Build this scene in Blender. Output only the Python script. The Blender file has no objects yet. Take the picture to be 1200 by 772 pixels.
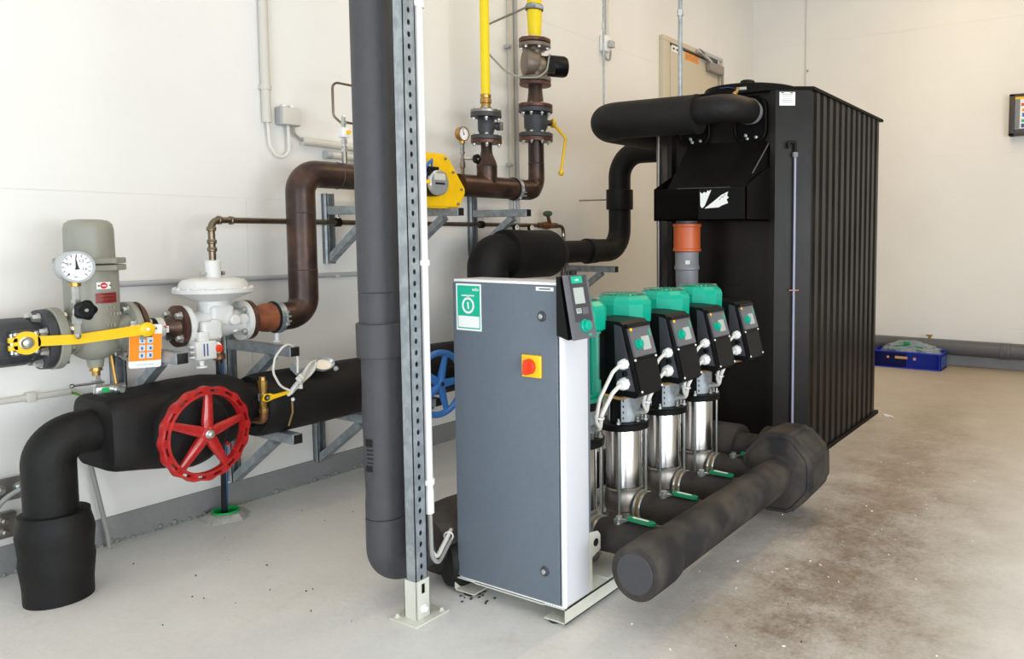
import bpy, bmesh, math, random
from mathutils import Vector, Matrix
C = bpy.context.scene.collection
S = bpy.context.scene
PI = math.pi
rnd = random.Random(7)

# ---------------------------------------------------------------- camera
cam = bpy.data.objects.new('camera', bpy.data.cameras.new('camera'))
C.objects.link(cam)
cam.location = (3.3685, 0.0, 1.2)
cam.rotation_euler = (PI/2 - 0.0712, 0, 0.5272)
cam.data.sensor_width = 36.0
cam.data.lens = 902.4/1200*36.0
cam.data.shift_x = -0.15687
cam.data.shift_y = -0.0387
cam.data.clip_start = 0.05
S.camera = cam

# ---------------------------------------------------------------- world, light, exposure
w = bpy.data.worlds.new('World'); S.world = w; w.use_nodes = True
w.node_tree.nodes['Background'].inputs[0].default_value = (0.95, 0.97, 1.0, 1)
w.node_tree.nodes['Background'].inputs[1].default_value = 1.0
def area(name, loc, rot, sx, sy, watts, col):
    l = bpy.data.lights.new(name, 'AREA'); l.shape = 'RECTANGLE'; l.size = sx; l.size_y = sy
    l.energy = watts; l.color = col
    o = bpy.data.objects.new(name, l); C.objects.link(o); o.location = loc; o.rotation_euler = rot
    return o
# fluorescent rows under the ceiling (they run along the long wall)
area('tube_row', (1.40, 1.9, 3.95), (0, 0, 0), 0.12, 5.4, 16.0, (1.0, 0.86, 0.66))
area('tube_row', (4.6, 1.6, 3.95), (0, 0, 0), 0.16, 5.0, 10.0, (1.0, 0.82, 0.56))
area('tube_row', (2.2, 5.2, 3.95), (0, 0, 0), 0.16, 2.6, 45.0, (1.0, 0.72, 0.38))
# added fill from the right, set in an invented window band
area('added_side_fill', (7.15, 0.1, 1.35), (0, PI/2, 0), 1.4, 4.6, 215, (0.93, 0.97, 1.0))
# daylight through the open gate behind the photographer
area('gate_daylight', (3.9, -2.9, 1.05), (PI/2, 0, 0), 3.4, 1.9, 112, (0.74, 0.87, 1.0))
S.view_settings.view_transform = 'Standard'
S.view_settings.look = 'None'
S.view_settings.gamma = 1.0
S.view_settings.exposure = 0.0
S.view_settings.use_curve_mapping = False

# ---------------------------------------------------------------- materials
def s2l(c):
    return tuple(((v/255)/12.92 if v/255 <= 0.04045 else ((v/255+0.055)/1.055)**2.4) for v in c)
def mat(name, rgb, rough=0.5, metal=0.0, var=0.0, vscale=8.0, bump=0.0, bscale=60.0, rgb2=None, coat=0.0, lo=0.42, hi=0.62):
    m = bpy.data.materials.new(name); m.use_nodes = True
    nt = m.node_tree; b = nt.nodes['Principled BSDF']
    c = (*s2l(rgb), 1)
    b.inputs['Base Color'].default_value = c
    b.inputs['Roughness'].default_value = rough
    b.inputs['Metallic'].default_value = metal
    if coat: b.inputs['Coat Weight'].default_value = coat
    tc = nt.nodes.new('ShaderNodeTexCoord')
    if var or rgb2:
        n = nt.nodes.new('ShaderNodeTexNoise'); n.inputs['Scale'].default_value = vscale
        n.inputs['Detail'].default_value = 6
        nt.links.new(tc.outputs['Object'], n.inputs['Vector'])
        r = nt.nodes.new('ShaderNodeValToRGB')
        c2 = (*s2l(rgb2), 1) if rgb2 else tuple(v*(1-var) for v in c[:3])+(1,)
        r.color_ramp.elements[0].color = c2; r.color_ramp.elements[1].color = c
        r.color_ramp.elements[0].position = lo; r.color_ramp.elements[1].position = hi
        nt.links.new(n.outputs['Fac'], r.inputs['Fac'])
        nt.links.new(r.outputs['Color'], b.inputs['Base Color'])
    if bump:
        n2 = nt.nodes.new('ShaderNodeTexNoise'); n2.inputs['Scale'].default_value = bscale
        n2.inputs['Detail'].default_value = 4
        nt.links.new(tc.outputs['Object'], n2.inputs['Vector'])
        bp = nt.nodes.new('ShaderNodeBump'); bp.inputs['Strength'].default_value = bump
        bp.inputs['Distance'].default_value = 0.01
        nt.links.new(n2.outputs['Fac'], bp.inputs['Height'])
        nt.links.new(bp.outputs['Normal'], b.inputs['Normal'])
    return m
M = {}
M['foam']   = mat('black_foam', (24, 23, 23), 0.6, 0, 0.3, 5, 0.25, 35)
M['foamdust'] = mat('dusty_foam', (42, 41, 42), 0.72, 0, 0, 7, 0.3, 30, rgb2=(74, 69, 64), lo=0.40, hi=0.64)
M['foamgrey'] = mat('grey_foam', (66, 66, 70), 0.56, 0, 0.08, 30, 0.15, 120)
M['rust']   = mat('brown_steel', (84, 61, 50), 0.36, 0.45, 0, 9, 0.1, 50, rgb2=(56, 42, 37))
M['rustor'] = mat('orange_rust', (150, 84, 48), 0.6, 0.2, 0, 14, 0.15, 60, rgb2=(104, 60, 42))
M['flange'] = mat('rusty_flange', (112, 74, 60), 0.42, 0.45, 0, 20, 0.1, 60, rgb2=(82, 55, 48))
M['iron']   = mat('dark_cast_iron', (62, 64, 68), 0.5, 0.1, 0.15, 12, 0.2, 90)
M['greycast'] = mat('grey_green_paint', (146, 146, 134), 0.42, 0.0, 0.08, 10, 0.12, 70)
M['gunmetal'] = mat('taupe_cast', (120, 108, 96), 0.42, 0.3, 0.15, 15, 0.15, 70)
M['whitecast'] = mat('white_paint', (226, 226, 224), 0.42, 0, 0.06, 14, 0.1, 70)
M['yellow'] = mat('yellow_paint', (250, 200, 20), 0.38, 0, 0.05, 20)
M['yellowpipe'] = mat('yellow_pipe', (240, 214, 12), 0.35, 0, 0.04, 12)
M['red']    = mat('red_paint', (182, 34, 32), 0.35, 0, 0, 40, 0.05, 60, rgb2=(160, 26, 26), coat=0.3)
M['blue']   = mat('blue_paint', (56, 122, 200), 0.35, 0, 0.06, 20, coat=0.3)
M['galv']   = mat('galvanised_steel', (172, 180, 184), 0.45, 0.55, 0, 30, 0.05, 120, rgb2=(150, 158, 164))
M['zinc']   = mat('zinc_bolt', (205, 208, 205), 0.28, 0.85, 0.1, 40)
M['steel']  = mat('stainless_steel', (205, 203, 200), 0.2, 1.0, 0.05, 3)
M['steelmatt'] = mat('matt_steel', (150, 146, 140), 0.38, 0.9, 0.1, 20)
M['brass']  = mat('brass', (186, 148, 84), 0.32, 0.85, 0.15, 30)
M['bronze'] = mat('bronze_pipe', (128, 114, 96), 0.30, 0.85, 0.2, 30)
M['copper'] = mat('copper_brown', (150, 104, 72), 0.4, 0.7, 0.2, 30)
M['blackp'] = mat('black_plastic', (11, 11, 12), 0.45, 0, 0.05, 20)
M['blackrub'] = mat('black_rubber', (24, 24, 25), 0.7)
M['blackcap'] = mat('black_end_cap', (18, 18, 20), 0.5)
M['whitep'] = mat('white_plastic', (236, 236, 236), 0.4)
M['cream']  = mat('cream_plastic', (206, 203, 194), 0.45)
M['greyp']  = mat('grey_plastic', (176, 178, 180), 0.45)
M['pvc']    = mat('grey_pvc', (126, 128, 134), 0.42)
M['pvcdark'] = mat('dark_grey_pvc', (86, 87, 92), 0.45)
M['orange'] = mat('orange_pvc', (196, 92, 44), 0.4)
M['anth']   = mat('anthracite_door', (99, 109, 120), 0.42, 0, 0.04, 60, 0.06, 260)
M['lgrey']  = mat('light_grey_panel', (206, 208, 214), 0.4)
M['frame']  = mat('pump_frame_paint', (208, 208, 196), 0.45, 0, 0.08, 9)
M['green']  = mat('teal_green_paint', (0, 166, 138), 0.3, 0, 0.03, 10)
M['greendk'] = mat('teal_green_body', (0, 138, 112), 0.36, 0, 0.03, 10)
M['greendark'] = mat('dark_green_paint', (34, 64, 44), 0.45)
M['darkblue'] = mat('dark_blue_lever', (28, 42, 92), 0.45)
M['greenh'] = mat('green_handle', (0, 128, 84), 0.4)
M['tank']   = mat('black_tank', (7, 6, 6), 0.58, 0, 0, 4, 0.08, 30, rgb2=(13, 11, 10))
M['tankside'] = mat('black_tank_ribbed', (9, 8, 8), 0.34, 0, 0, 2.2, 0.08, 30, rgb2=(26, 22, 19))
M['paper']  = mat('white_label', (238, 238, 236), 0.5)
M['labelgreen'] = mat('green_label', (0, 176, 142), 0.45)
M['labelorange'] = mat('orange_label', (244, 142, 20), 0.5)
M['labelyellow'] = mat('yellow_plate', (250, 196, 20), 0.4)
M['knobred'] = mat('red_knob', (228, 60, 24), 0.4)
M['labelred'] = mat('red_label', (206, 30, 40), 0.45)
M['platered'] = mat('dark_red_plate', (128, 26, 34), 0.4)
M['inkblue'] = mat('blue_print', (58, 82, 150), 0.5)
M['ink']    = mat('black_print', (24, 24, 26), 0.5)
M['iconblue'] = mat('pale_blue_print', (186, 216, 236), 0.5)
M['lcd']    = mat('grey_display', (176, 184, 180), 0.25)
M['hmi']    = mat('grey_control_panel', (98, 98, 104), 0.4)
M['hmidark'] = mat('dark_control_panel', (64, 64, 70), 0.4)
M['glassy'] = mat('gauge_face', (240, 240, 242), 0.3)
M['silver'] = mat('silver_cover', (196, 200, 204), 0.3, 0.6)
M['cablewhite'] = mat('white_cable', (222, 220, 214), 0.45)
M['cablegrey'] = mat('grey_cable', (150, 150, 146), 0.5)
M['cablebrown'] = mat('brown_cable', (150, 118, 70), 0.5)
M['cableblue'] = mat('blue_cable', (40, 110, 190), 0.45)
M['cablegreen'] = mat('green_yellow_wire', (90, 150, 40), 0.45)
M['pe']     = mat('black_water_pipe', (18, 19, 22), 0.35)
M['peblue'] = mat('blue_stripe', (40, 120, 190), 0.4)
M['greensleeve'] = mat('green_sleeve', (20, 170, 84), 0.4)
M['concrete'] = mat('mortar_collar', (178, 174, 166), 0.9, 0, 0.2, 30, 0.5, 60)
M['crate']  = mat('blue_crate', (26, 50, 170), 0.4)
M['tape']   = mat('beige_tape', (190, 150, 110), 0.6)
M['doorbeige'] = mat('beige_door', (204, 194, 172), 0.5, 0, 0.03, 3)
M['closer'] = mat('grey_door_closer', (146, 138, 130), 0.45)
M['tileframe'] = mat('dark_frame', (58, 50, 48), 0.45)
M['scrap'] = mat('white_scrap', (236, 234, 230), 0.6)

def bagmat():
    m = bpy.data.materials.new('clear_bag'); m.use_nodes = True
    b = m.node_tree.nodes['Principled BSDF']
    b.inputs['Base Color'].default_value = (*s2l((196, 208, 214)), 1)
    b.inputs['Roughness'].default_value = 0.16
    b.inputs['Transmission Weight'].default_value = 0.55
    b.inputs['IOR'].default_value = 1.2
    return m
M['bag'] = bagmat()

def wallmat():
    m = bpy.data.materials.new('painted_blockwork'); m.use_nodes = True
    nt = m.node_tree; b = nt.nodes['Principled BSDF']
    b.inputs['Roughness'].default_value = 0.75
    tc = nt.nodes.new('ShaderNodeTexCoord')
    n = nt.nodes.new('ShaderNodeTexNoise'); n.inputs['Scale'].default_value = 1.1; n.inputs['Detail'].default_value = 5
    nt.links.new(tc.outputs['Object'], n.inputs['Vector'])
    r = nt.nodes.new('ShaderNodeValToRGB')
    r.color_ramp.elements[0].position = 0.3; r.color_ramp.elements[1].position = 0.75
    r.color_ramp.elements[0].color = (*s2l((228, 226, 222)), 1); r.color_ramp.elements[1].color = (*s2l((236, 235, 232)), 1)
    nt.links.new(n.outputs['Fac'], r.inputs['Fac']); nt.links.new(r.outputs['Color'], b.inputs['Base Color'])
    n2 = nt.nodes.new('ShaderNodeTexNoise'); n2.inputs['Scale'].default_value = 26; n2.inputs['Detail'].default_value = 5
    nt.links.new(tc.outputs['Object'], n2.inputs['Vector'])
    bp = nt.nodes.new('ShaderNodeBump'); bp.inputs['Strength'].default_value = 0.12; bp.inputs['Distance'].default_value = 0.01
    nt.links.new(n2.outputs['Fac'], bp.inputs['Height']); nt.links.new(bp.outputs['Normal'], b.inputs['Normal'])
    return m
M['wall'] = wallmat()
M['ceil'] = mat('ceiling_white', (225, 222, 216), 0.8)
M['plinth'] = mat('grey_plinth_paint', (138, 139, 138), 0.6, 0, 0.08, 6, 0.3, 40)

def floormat():
    m = bpy.data.materials.new('painted_concrete'); m.use_nodes = True
    nt = m.node_tree; L = nt.links; b = nt.nodes['Principled BSDF']
    tc = nt.nodes.new('ShaderNodeTexCoord')
    def noise(scale, detail=6, rough=0.6):
        n = nt.nodes.new('ShaderNodeTexNoise'); n.inputs['Scale'].default_value = scale
        n.inputs['Detail'].default_value = detail; n.inputs['Roughness'].default_value = rough
        L.new(tc.outputs['Object'], n.inputs['Vector']); return n.outputs['Fac']
    def math_(op, a, bb=None):
        n = nt.nodes.new('ShaderNodeMath'); n.operation = op; n.use_clamp = False
        for i, v in enumerate((a, bb)):
            if v is None: continue
            if isinstance(v, (int, float)): n.inputs[i].default_value = v
            else: L.new(v, n.inputs[i])
        return n.outputs[0]
    def ramp(fac, p0, p1, c0, c1):
        r = nt.nodes.new('ShaderNodeValToRGB'); r.color_ramp.elements[0].position = p0; r.color_ramp.elements[1].position = p1
        r.color_ramp.elements[0].color = (*c0, 1); r.color_ramp.elements[1].color = (*c1, 1); L.new(fac, r.inputs['Fac']); return r.outputs['Color']
    def mix(fac, a, bb):
        n = nt.nodes.new('ShaderNodeMix'); n.data_type = 'RGBA'
        L.new(fac, n.inputs[0]); L.new(a, n.inputs[6]); L.new(bb, n.inputs[7]); return n.outputs[2]
    base = ramp(math_('ADD', math_('MULTIPLY', noise(2.2), 0.7), math_('MULTIPLY', noise(45, 5, 0.75), 0.3)), 0.3, 0.70, s2l((206, 204, 200)), s2l((226, 225, 223)))
    sep = nt.nodes.new('ShaderNodeSeparateXYZ'); L.new(tc.outputs['Object'], sep.inputs[0])
    # brown wear track running down the open side of the hall
    d = math_('ABSOLUTE', math_('SUBTRACT', sep.outputs[0], math_('SUBTRACT', 2.72, math_('MULTIPLY', sep.outputs[1], 0.07))))
    band = math_('MAXIMUM', math_('SUBTRACT', 1.0, math_('MULTIPLY', d, 1.4)), 0.0)
    fade = math_('MINIMUM', math_('MAXIMUM', math_('MULTIPLY', math_('SUBTRACT', sep.outputs[1], 1.35), 1.2), 0.0), 1.0)
    k = math_('MULTIPLY', math_('MULTIPLY', band, fade), math_('ADD', math_('ADD', math_('MULTIPLY', noise(3.2, 8, 0.7), 2.4), math_('MULTIPLY', noise(70, 4, 0.75), 1.1)), -0.72))
    kk = math_('MULTIPLY', math_('MINIMUM', math_('MAXIMUM', k, 0.0), 1.0), math_('ADD', 0.45, math_('MULTIPLY', noise(24, 6, 0.75), 0.75)))
    rgbn = nt.nodes.new('ShaderNodeRGB'); rgbn.outputs[0].default_value = (*s2l((108, 86, 63)), 1)
    c1 = mix(kk, base, rgbn.outputs[0])
    # floor colour blends to beige further back
    far = math_('MINIMUM', math_('MAXIMUM', math_('MULTIPLY', math_('SUBTRACT', sep.outputs[1], 3.0), 0.25), 0.0), 0.75)
    rgb3 = nt.nodes.new('ShaderNodeRGB'); rgb3.outputs[0].default_value = (*s2l((186, 170, 148)), 1)
    c2 = mix(far, c1, rgb3.outputs[0])
    # small dark blotches and patches on the left
    sp = ramp(noise(3.1, 7, 0.7), 0.60, 0.72, (0, 0, 0), (0.4, 0.4, 0.4))
    rgb4 = nt.nodes.new('ShaderNodeRGB'); rgb4.outputs[0].default_value = (*s2l((186, 176, 162)), 1)
    c3 = mix(sp, c2, rgb4.outputs[0])
    L.new(c3, b.inputs['Base Color'])
    rr = nt.nodes.new('ShaderNodeMapRange'); L.new(noise(4.0), rr.inputs[0]); rr.inputs[3].default_value = 0.42; rr.inputs[4].default_value = 0.62
    L.new(rr.outputs[0], b.inputs['Roughness'])
    bp = nt.nodes.new('ShaderNodeBump'); bp.inputs['Strength'].default_value = 0.15; bp.inputs['Distance'].default_value = 0.01
    L.new(noise(38, 6), bp.inputs['Height']); L.new(bp.outputs['Normal'], b.inputs['Normal'])
    return m
M['floor'] = floormat()

for k_, v_ in (('foam', .28), ('foamdust', .2), ('tank', .13), ('tankside', .26), ('blackp', .22), ('green', .3)): M[k_].node_tree.nodes['Principled BSDF'].inputs['Specular IOR Level'].default_value = v_

# ---------------------------------------------------------------- mesh helpers
def frame(d):
    d = Vector(d).normalized()
    a = Vector((0, 0, 1)) if abs(d.z) < 0.9 else Vector((1, 0, 0))
    u = d.cross(a).normalized(); v = d.cross(u).normalized()
    return u, v, d
class MB:
    def __init__(s): s.v = []; s.f = []
    def add(s, vs, fs):
        o = len(s.v); s.v += [Vector(p) for p in vs]; s.f += [tuple(o+i for i in f) for f in fs]; return s
    def box(s, a, b, bev=0.0):
        x0, y0, z0 = [min(p, q) for p, q in zip(a, b)]; x1, y1, z1 = [max(p, q) for p, q in zip(a, b)]
        if bev <= 0:
            return s.add([(x0,y0,z0),(x1,y0,z0),(x1,y1,z0),(x0,y1,z0),(x0,y0,z1),(x1,y0,z1),(x1,y1,z1),(x0,y1,z1)],
                         [(0,3,2,1),(4,5,6,7),(0,1,5,4),(1,2,6,5),(2,3,7,6),(3,0,4,7)])
        bm = bmesh.new(); bmesh.ops.create_cube(bm, size=1)
        for v in bm.verts: v.co = Vector(((x0+x1)/2+v.co.x*(x1-x0), (y0+y1)/2+v.co.y*(y1-y0), (z0+z1)/2+v.co.z*(z1-z0)))
        bmesh.ops.bevel(bm, geom=bm.edges[:], offset=bev, segments=3, affect='EDGES', profile=0.5)
        bm.verts.index_update()
        s.add([v.co.copy() for v in bm.verts], [[v.index for v in f.verts] for f in bm.faces]); bm.free(); return s
    def obox(s, c, ax, ay, az, sx, sy, sz):
        c = Vector(c); ax, ay, az = Vector(ax), Vector(ay), Vector(az)
        vs = [c+ax*(i*sx/2)+ay*(j*sy/2)+az*(k*sz/2) for k in (-1,1) for j in (-1,1) for i in (-1,1)]
        return s.add(vs, [(0,2,3,1),(4,5,7,6),(0,1,5,4),(1,3,7,5),(3,2,6,7),(2,0,4,6)])
    def rings(s, rings, cap=True, closed=False):
        n = len(rings[0]); o = len(s.v)
        for r in rings: s.v += [Vector(p) for p in r]
        m = len(rings)
        for i in range(m if closed else m-1):
            j = (i+1) % m
            for k in range(n):
                l = (k+1) % n
                s.f.append((o+i*n+k, o+i*n+l, o+j*n+l, o+j*n+k))
        if cap and not closed:
            s.f.append(tuple(o+k for k in reversed(range(n)))); s.f.append(tuple(o+(m-1)*n+k for k in range(n)))
        return s
    def cyl(s, p0, p1, r0, r1=None, n=24, cap=True):
        return s.lathe(p0, Vector(p1)-Vector(p0), [(0, r0), ((Vector(p1)-Vector(p0)).length, r0 if r1 is None else r1)], n, cap)
    def lathe(s, p, axis, prof, n=32, cap=True, ph=0.0):
        u, v, d = frame(axis); p = Vector(p); R = []
        for h, r in prof:
            r = max(r, 1e-4)
            R.append([p+d*h+u*(r*math.cos(ph+2*PI*k/n))+v*(r*math.sin(ph+2*PI*k/n)) for k in range(n)])
        return s.rings(R, cap)
    def ring(s, p, axis, ro, ri, h, n=32):
        u, v, d = frame(axis); p = Vector(p); R = []
        for hh, r in ((0, ri), (0, ro), (h, ro), (h, ri)):
            R.append([p+d*hh+u*(r*math.cos(2*PI*k/n))+v*(r*math.sin(2*PI*k/n)) for k in range(n)])
        return s.rings(R, False, True)
    def tube(s, pts, r, bend=0.0, n=16, cap=True, seg=8, closed=False):
        pts = [Vector(p) for p in pts]
        path = []
        if isinstance(bend, (list, tuple)) or bend > 0:
            path.append(pts[0])
            for i in range(1, len(pts)-1):
                a = (pts[i-1]-pts[i]); b = (pts[i+1]-pts[i])
                bd = bend[i-1] if isinstance(bend, (list, tuple)) else bend
                la, lb = a.length, b.length; a.normalize(); b.normalize()
                ang = a.angle(b); t = min(bd/math.tan(ang/2), la*0.499, lb*0.499); rr = t*math.tan(ang/2)
                if ang > PI-0.02: continue
                cdir = (a+b).normalized(); c = pts[i]+cdir*(rr/math.sin(ang/2))
                p0 = pts[i]+a*t; p1 = pts[i]+b*t
                v0 = p0-c; v1 = p1-c; th = v0.angle(v1); ax = v0.cross(v1).normalized()
                for k in range(seg+1): path.append(c+Matrix.Rotation(th*k/seg, 3, ax) @ v0)
            path.append(pts[-1])
        else: path = pts
        q = [path[0]]
        for p in path[1:]:
            if (p-q[-1]).length > 1e-5: q.append(p)
        path = q; m = len(path)
        T = []
        for i in range(m):
            if closed: t = path[(i+1) % m]-path[i-1]
            elif i == 0: t = path[1]-path[0]
            elif i == m-1: t = path[-1]-path[-2]
            else: t = (path[i+1]-path[i]).normalized()+(path[i]-path[i-1]).normalized()
            T.append(t.normalized())
        u = frame(T[0])[0]; R = []
        for i in range(m):
            if i: 
                ax = T[i-1].cross(T[i])
                if ax.length > 1e-7: u = Matrix.Rotation(T[i-1].angle(T[i]), 3, ax.normalized()) @ u
            u = (u-T[i]*u.dot(T[i])).normalized(); v = T[i].cross(u)
            rr = r[min(i, len(r)-1)] if isinstance(r, (list, tuple)) else r
            R.append([path[i]+u*(rr*math.cos(2*PI*k/n))+v*(rr*math.sin(2*PI*k/n)) for k in range(n)])
        return s.rings(R, cap, closed)
    def prism(s, poly, ext):
        poly = [Vector(p) for p in poly]; ext = Vector(ext)
        return s.rings([poly, [p+ext for p in poly]])
    def sphere(s, c, r, n=16, m=10, sc=(1,1,1)):
        c = Vector(c); R = []
        for i in range(m+1):
            a = -PI/2+PI*i/m; rr = max(math.cos(a), 1e-3)*r
            R.append([c+Vector((rr*math.cos(2*PI*k/n)*sc[0], rr*math.sin(2*PI*k/n)*sc[1], r*math.sin(a)*sc[2])) for k in range(n)])
        return s.rings(R)
    def move(s, d):
        d = Vector(d); s.v = [p+d for p in s.v]; return s

def T(o, label=None, cat=None, group=None, kind=None):
    if label: o['label'] = label
    if cat: o['category'] = cat
    if group: o['group'] = group
    if kind: o['kind'] = kind
    return o
def mk(name, mb, m, parent=None, label=None, cat=None, group=None, kind=None, ang=38, flat=False, org=None):
    me = bpy.data.meshes.new(name)
    bm = bmesh.new()
    vs = [bm.verts.new(p) for p in mb.v]
    for f in mb.f:
        try: bm.faces.new([vs[i] for i in f])
        except ValueError: pass
    bmesh.ops.remove_doubles(bm, verts=bm.verts[:], dist=1e-5)
    bmesh.ops.recalc_face_normals(bm, faces=bm.faces[:])
    for f in bm.faces: f.smooth = not flat
    for e in bm.edges:
        if len(e.link_faces) == 2: e.smooth = e.calc_face_angle(0) < math.radians(ang)
    # origin
    if org is not None: org = Vector(org)
    elif parent: org = Vector(parent['_w'])
    else:
        xs = [v.co for v in bm.verts]
        org = Vector(((min(p.x for p in xs)+max(p.x for p in xs))/2, (min(p.y for p in xs)+max(p.y for p in xs))/2, min(p.z for p in xs)))
    for v in bm.verts: v.co -= org
    bm.to_mesh(me); bm.free()
    me.materials.append(M[m] if isinstance(m, str) else m)
    o = bpy.data.objects.new(name, me); C.objects.link(o)
    if parent: o.parent = parent
    else: o.location = org
    o['_w'] = tuple(org)
    return T(o, label, cat, group, kind)
def thing(name, loc, label, cat, group=None):
    o = bpy.data.objects.new(name, None); C.objects.link(o); o.location = loc; o['_w'] = tuple(loc)
    o.empty_display_size = 0.05
    return T(o, label, cat, group)
def clone(o, off, parent=None, label=None, group=None):
    c = o.copy(); C.objects.link(c)
    if parent: c.parent = parent
    if off is not None: c.location = Vector(o.location)+Vector(off)
    if label: c['label'] = label
    if group: c['group'] = group
    for ch in [x for x in o.children]:
        clone(ch, None, c)
    return c
def bolts(parent, c, axis, pcd, n, r=0.009, h=0.014, thick=0.0, ph=0.0, m='zinc', both=False):
    """hexagon bolt heads round a flange, each its own part"""
    u, v, d = frame(axis); c = Vector(c); first = None
    for k in range(n):
        a = ph+2*PI*k/n; off = u*(pcd*math.cos(a))+v*(pcd*math.sin(a))
        if first is None:
            b = MB(); pf = [(0, r*1.35), (0.003, r*1.35), (0.0031, r), (h*0.75, r), (h, r*0.75)]
            if both: pf = [(-thick-h*1.7, r*.5), (-thick-h, r*.55), (-thick-h*.99, r*.8), (-thick-h*.75, r), (-thick, r), (-thick+.001, r*.55), (-.001, r*.55)]+pf
            b.lathe(c+off, d, pf, 6 if not both else 8)
            first = mk('bolt', b, m, parent); base = off
        else:
            o = first.copy(); C.objects.link(o); o.parent = parent; o.location = off-base
def text(name, s, size, loc, rot, m, parent, ext=0.0004, align='CENTER'):
    cu = bpy.data.curves.new(name, 'FONT'); cu.body = s; cu.size = size; cu.extrude = ext; cu.align_x = align; cu.align_y = 'CENTER'
    o = bpy.data.objects.new(name, cu); C.objects.link(o); 
    dg = bpy.context.evaluated_depsgraph_get(); dg.update()
    me = bpy.data.meshes.new_from_object(o.evaluated_get(dg)); bpy.data.objects.remove(o); bpy.data.curves.remove(cu)
    me.materials.clear(); me.materials.append(M[m])
    o = bpy.data.objects.new(name, me); C.objects.link(o); o.rotation_euler = rot
    if parent: o.parent = parent; o.location = Vector(loc)-Vector(parent['_w'])
    else: o.location = loc
    return o
RX = (PI/2, 0, PI/2)    # lettering that faces +X
RY = (PI/2, 0, 0)       # lettering that faces -Y

# ================================================================ SETTING
XR, YB, YF, ZC = 7.2, -3.0, 7.43, 4.15
mk('floor', MB().box((-0.3, YB-0.3, -0.2), (XR+0.3, YF+0.3, 0)), 'floor', kind='structure', org=(0, 0, 0))
mk('ceiling', MB().box((-0.3, YB-0.3, ZC), (XR+0.3, YF+0.3, ZC+0.2)), 'ceil', kind='structure')
wl = mk('wall_left', MB().box((-0.3, YB-0.3, 0), (-0.004, YF+0.3, ZC)), 'wall', kind='structure')
def panel(wall, a, b): mk('panel', MB().box(a, b), 'wall', wall)
G = 0.0004
for z0, z1 in ((0, 1.362), (1.362, 2.612), (2.612, ZC)):
    ys = [YB, -0.4, 2.02, 4.45, YF] if z0 != 1.362 else [YB, 0.8, 3.25, YF]
    for y0, y1 in zip(ys, ys[1:]):
        panel(wl, (-0.02, y0+G, z0+G), (0, y1-G, z1-G))
wf = mk('wall_far', MB().box((-0.3, YF+0.004, 0), (XR+0.3, YF+0.3, ZC)), 'wall', kind='structure')
for z0, z1 in ((0, 0.365), (0.365, 1.927), (1.927, 3.1), (3.1, ZC)):
    xs = [0, 3.4, XR] if z0 != 1.927 else [0, 2.9, XR]
    for x0, x1 in zip(xs, xs[1:]): panel(wf, (x0+G, YF, z0+G), (x1-G, YF+0.02, z1-G))
rw_ = MB(); rw_.box((XR, YB-0.3, 0), (XR+0.3, YF+0.3, 0.65)); rw_.box((XR, YB-0.3, 2.1), (XR+0.3, YF+0.3, ZC)); rw_.box((XR, YB-0.3, .65), (XR+0.3, -2.25, 2.1)); rw_.box((XR, 2.45, .65), (XR+0.3, YF+0.3, 2.1))
mk('wall_right', rw_, 'wall', kind='structure')
wn = mk('added_window_1', MB().box((XR+.05, -2.25, .65), (XR+.12, 2.45, .72)).box((XR+.05, -2.25, 2.03), (XR+.12, 2.45, 2.10)), 'whitep', kind='structure')  # unseen window band, added to go with the side fill light
for k in range(5): mk('added_window_post', MB().box((XR+.05, -2.25+k*1.1575, .72), (XR+.12, -2.18+k*1.1575, 2.03)), 'whitep', wn)
# back wall with the open gate the daylight comes through (X 2.2..5.6, up to 2.1 m)
bw = MB(); bw.box((-0.3, YB-0.3, 0), (2.2, YB, ZC)); bw.box((5.6, YB-0.3, 0), (XR+0.3, YB, ZC)); bw.box((2.2, YB-0.3, 2.1), (5.6, YB, ZC))
mk('wall_back', bw, 'wall', kind='structure')
# painted plinths
p = MB(); p.box((0, YB, 0), (0.010, YF, 0.107))
for i in range(90):
    y = 0.7+i*0.03+rnd.uniform(-.01, .01); p.sphere((0.010, y, rnd.uniform(0.0, 0.012)), rnd.uniform(.006, .014), 6, 4)
mk('baseboard_left', p, 'plinth', kind='structure')
mk('baseboard_far', MB().box((0.0, YF-0.012, 0), (XR, YF, 0.232)), 'plinth', kind='structure')

# door in the long wall
dr = mk('door_1', MB().box((0, 5.70, 0.01), (0.03, 6.58, 2.79), 0.004), 'doorbeige', kind='structure')
fr = MB(); fr.box((0, 5.56, 0), (0.045, 5.665, 2.809), .003); fr.box((0, 6.61, 0), (0.045, 6.66, 2.809), .003); fr.box((0, 5.56, 2.8095), (0.045, 6.66, 2.85), .003)
mk('door_frame', fr, 'doorbeige', dr)
mk('door_gap', MB().box((0.0, 5.668, 0), (0.012, 6.608, 2.806)), 'ink', dr, label='dark gap round the door leaf')
cl = MB(); cl.box((0.03, 6.33, 2.69), (0.09, 6.60, 2.775), .012)
mk('closer_body', cl, 'closer', dr, label='grey door closer box')
ca = MB(); ca.obox((0.075, 6.335, 2.822), (1,0,0), Vector((0,1,0.0)), (0,0,1), 0.03, 0.46, 0.028); ca.cyl((0.075, 6.50, 2.77), (0.075, 6.50, 2.83), 0.012, n=10)
ca.obox((0.08, 6.24, 2.80), (1,0,0), Vector((0,0.96,-0.28)).normalized(), Vector((0,0.28,0.96)).normalized(), 0.02, 0.26, 0.02)
mk('closer_arm', ca, 'silver', dr, label='light rail arm of the door closer')
mk('white_sign', MB().box((0.03, 5.715, 2.745), (0.033, 5.90, 2.80)), 'paper', dr)
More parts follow.
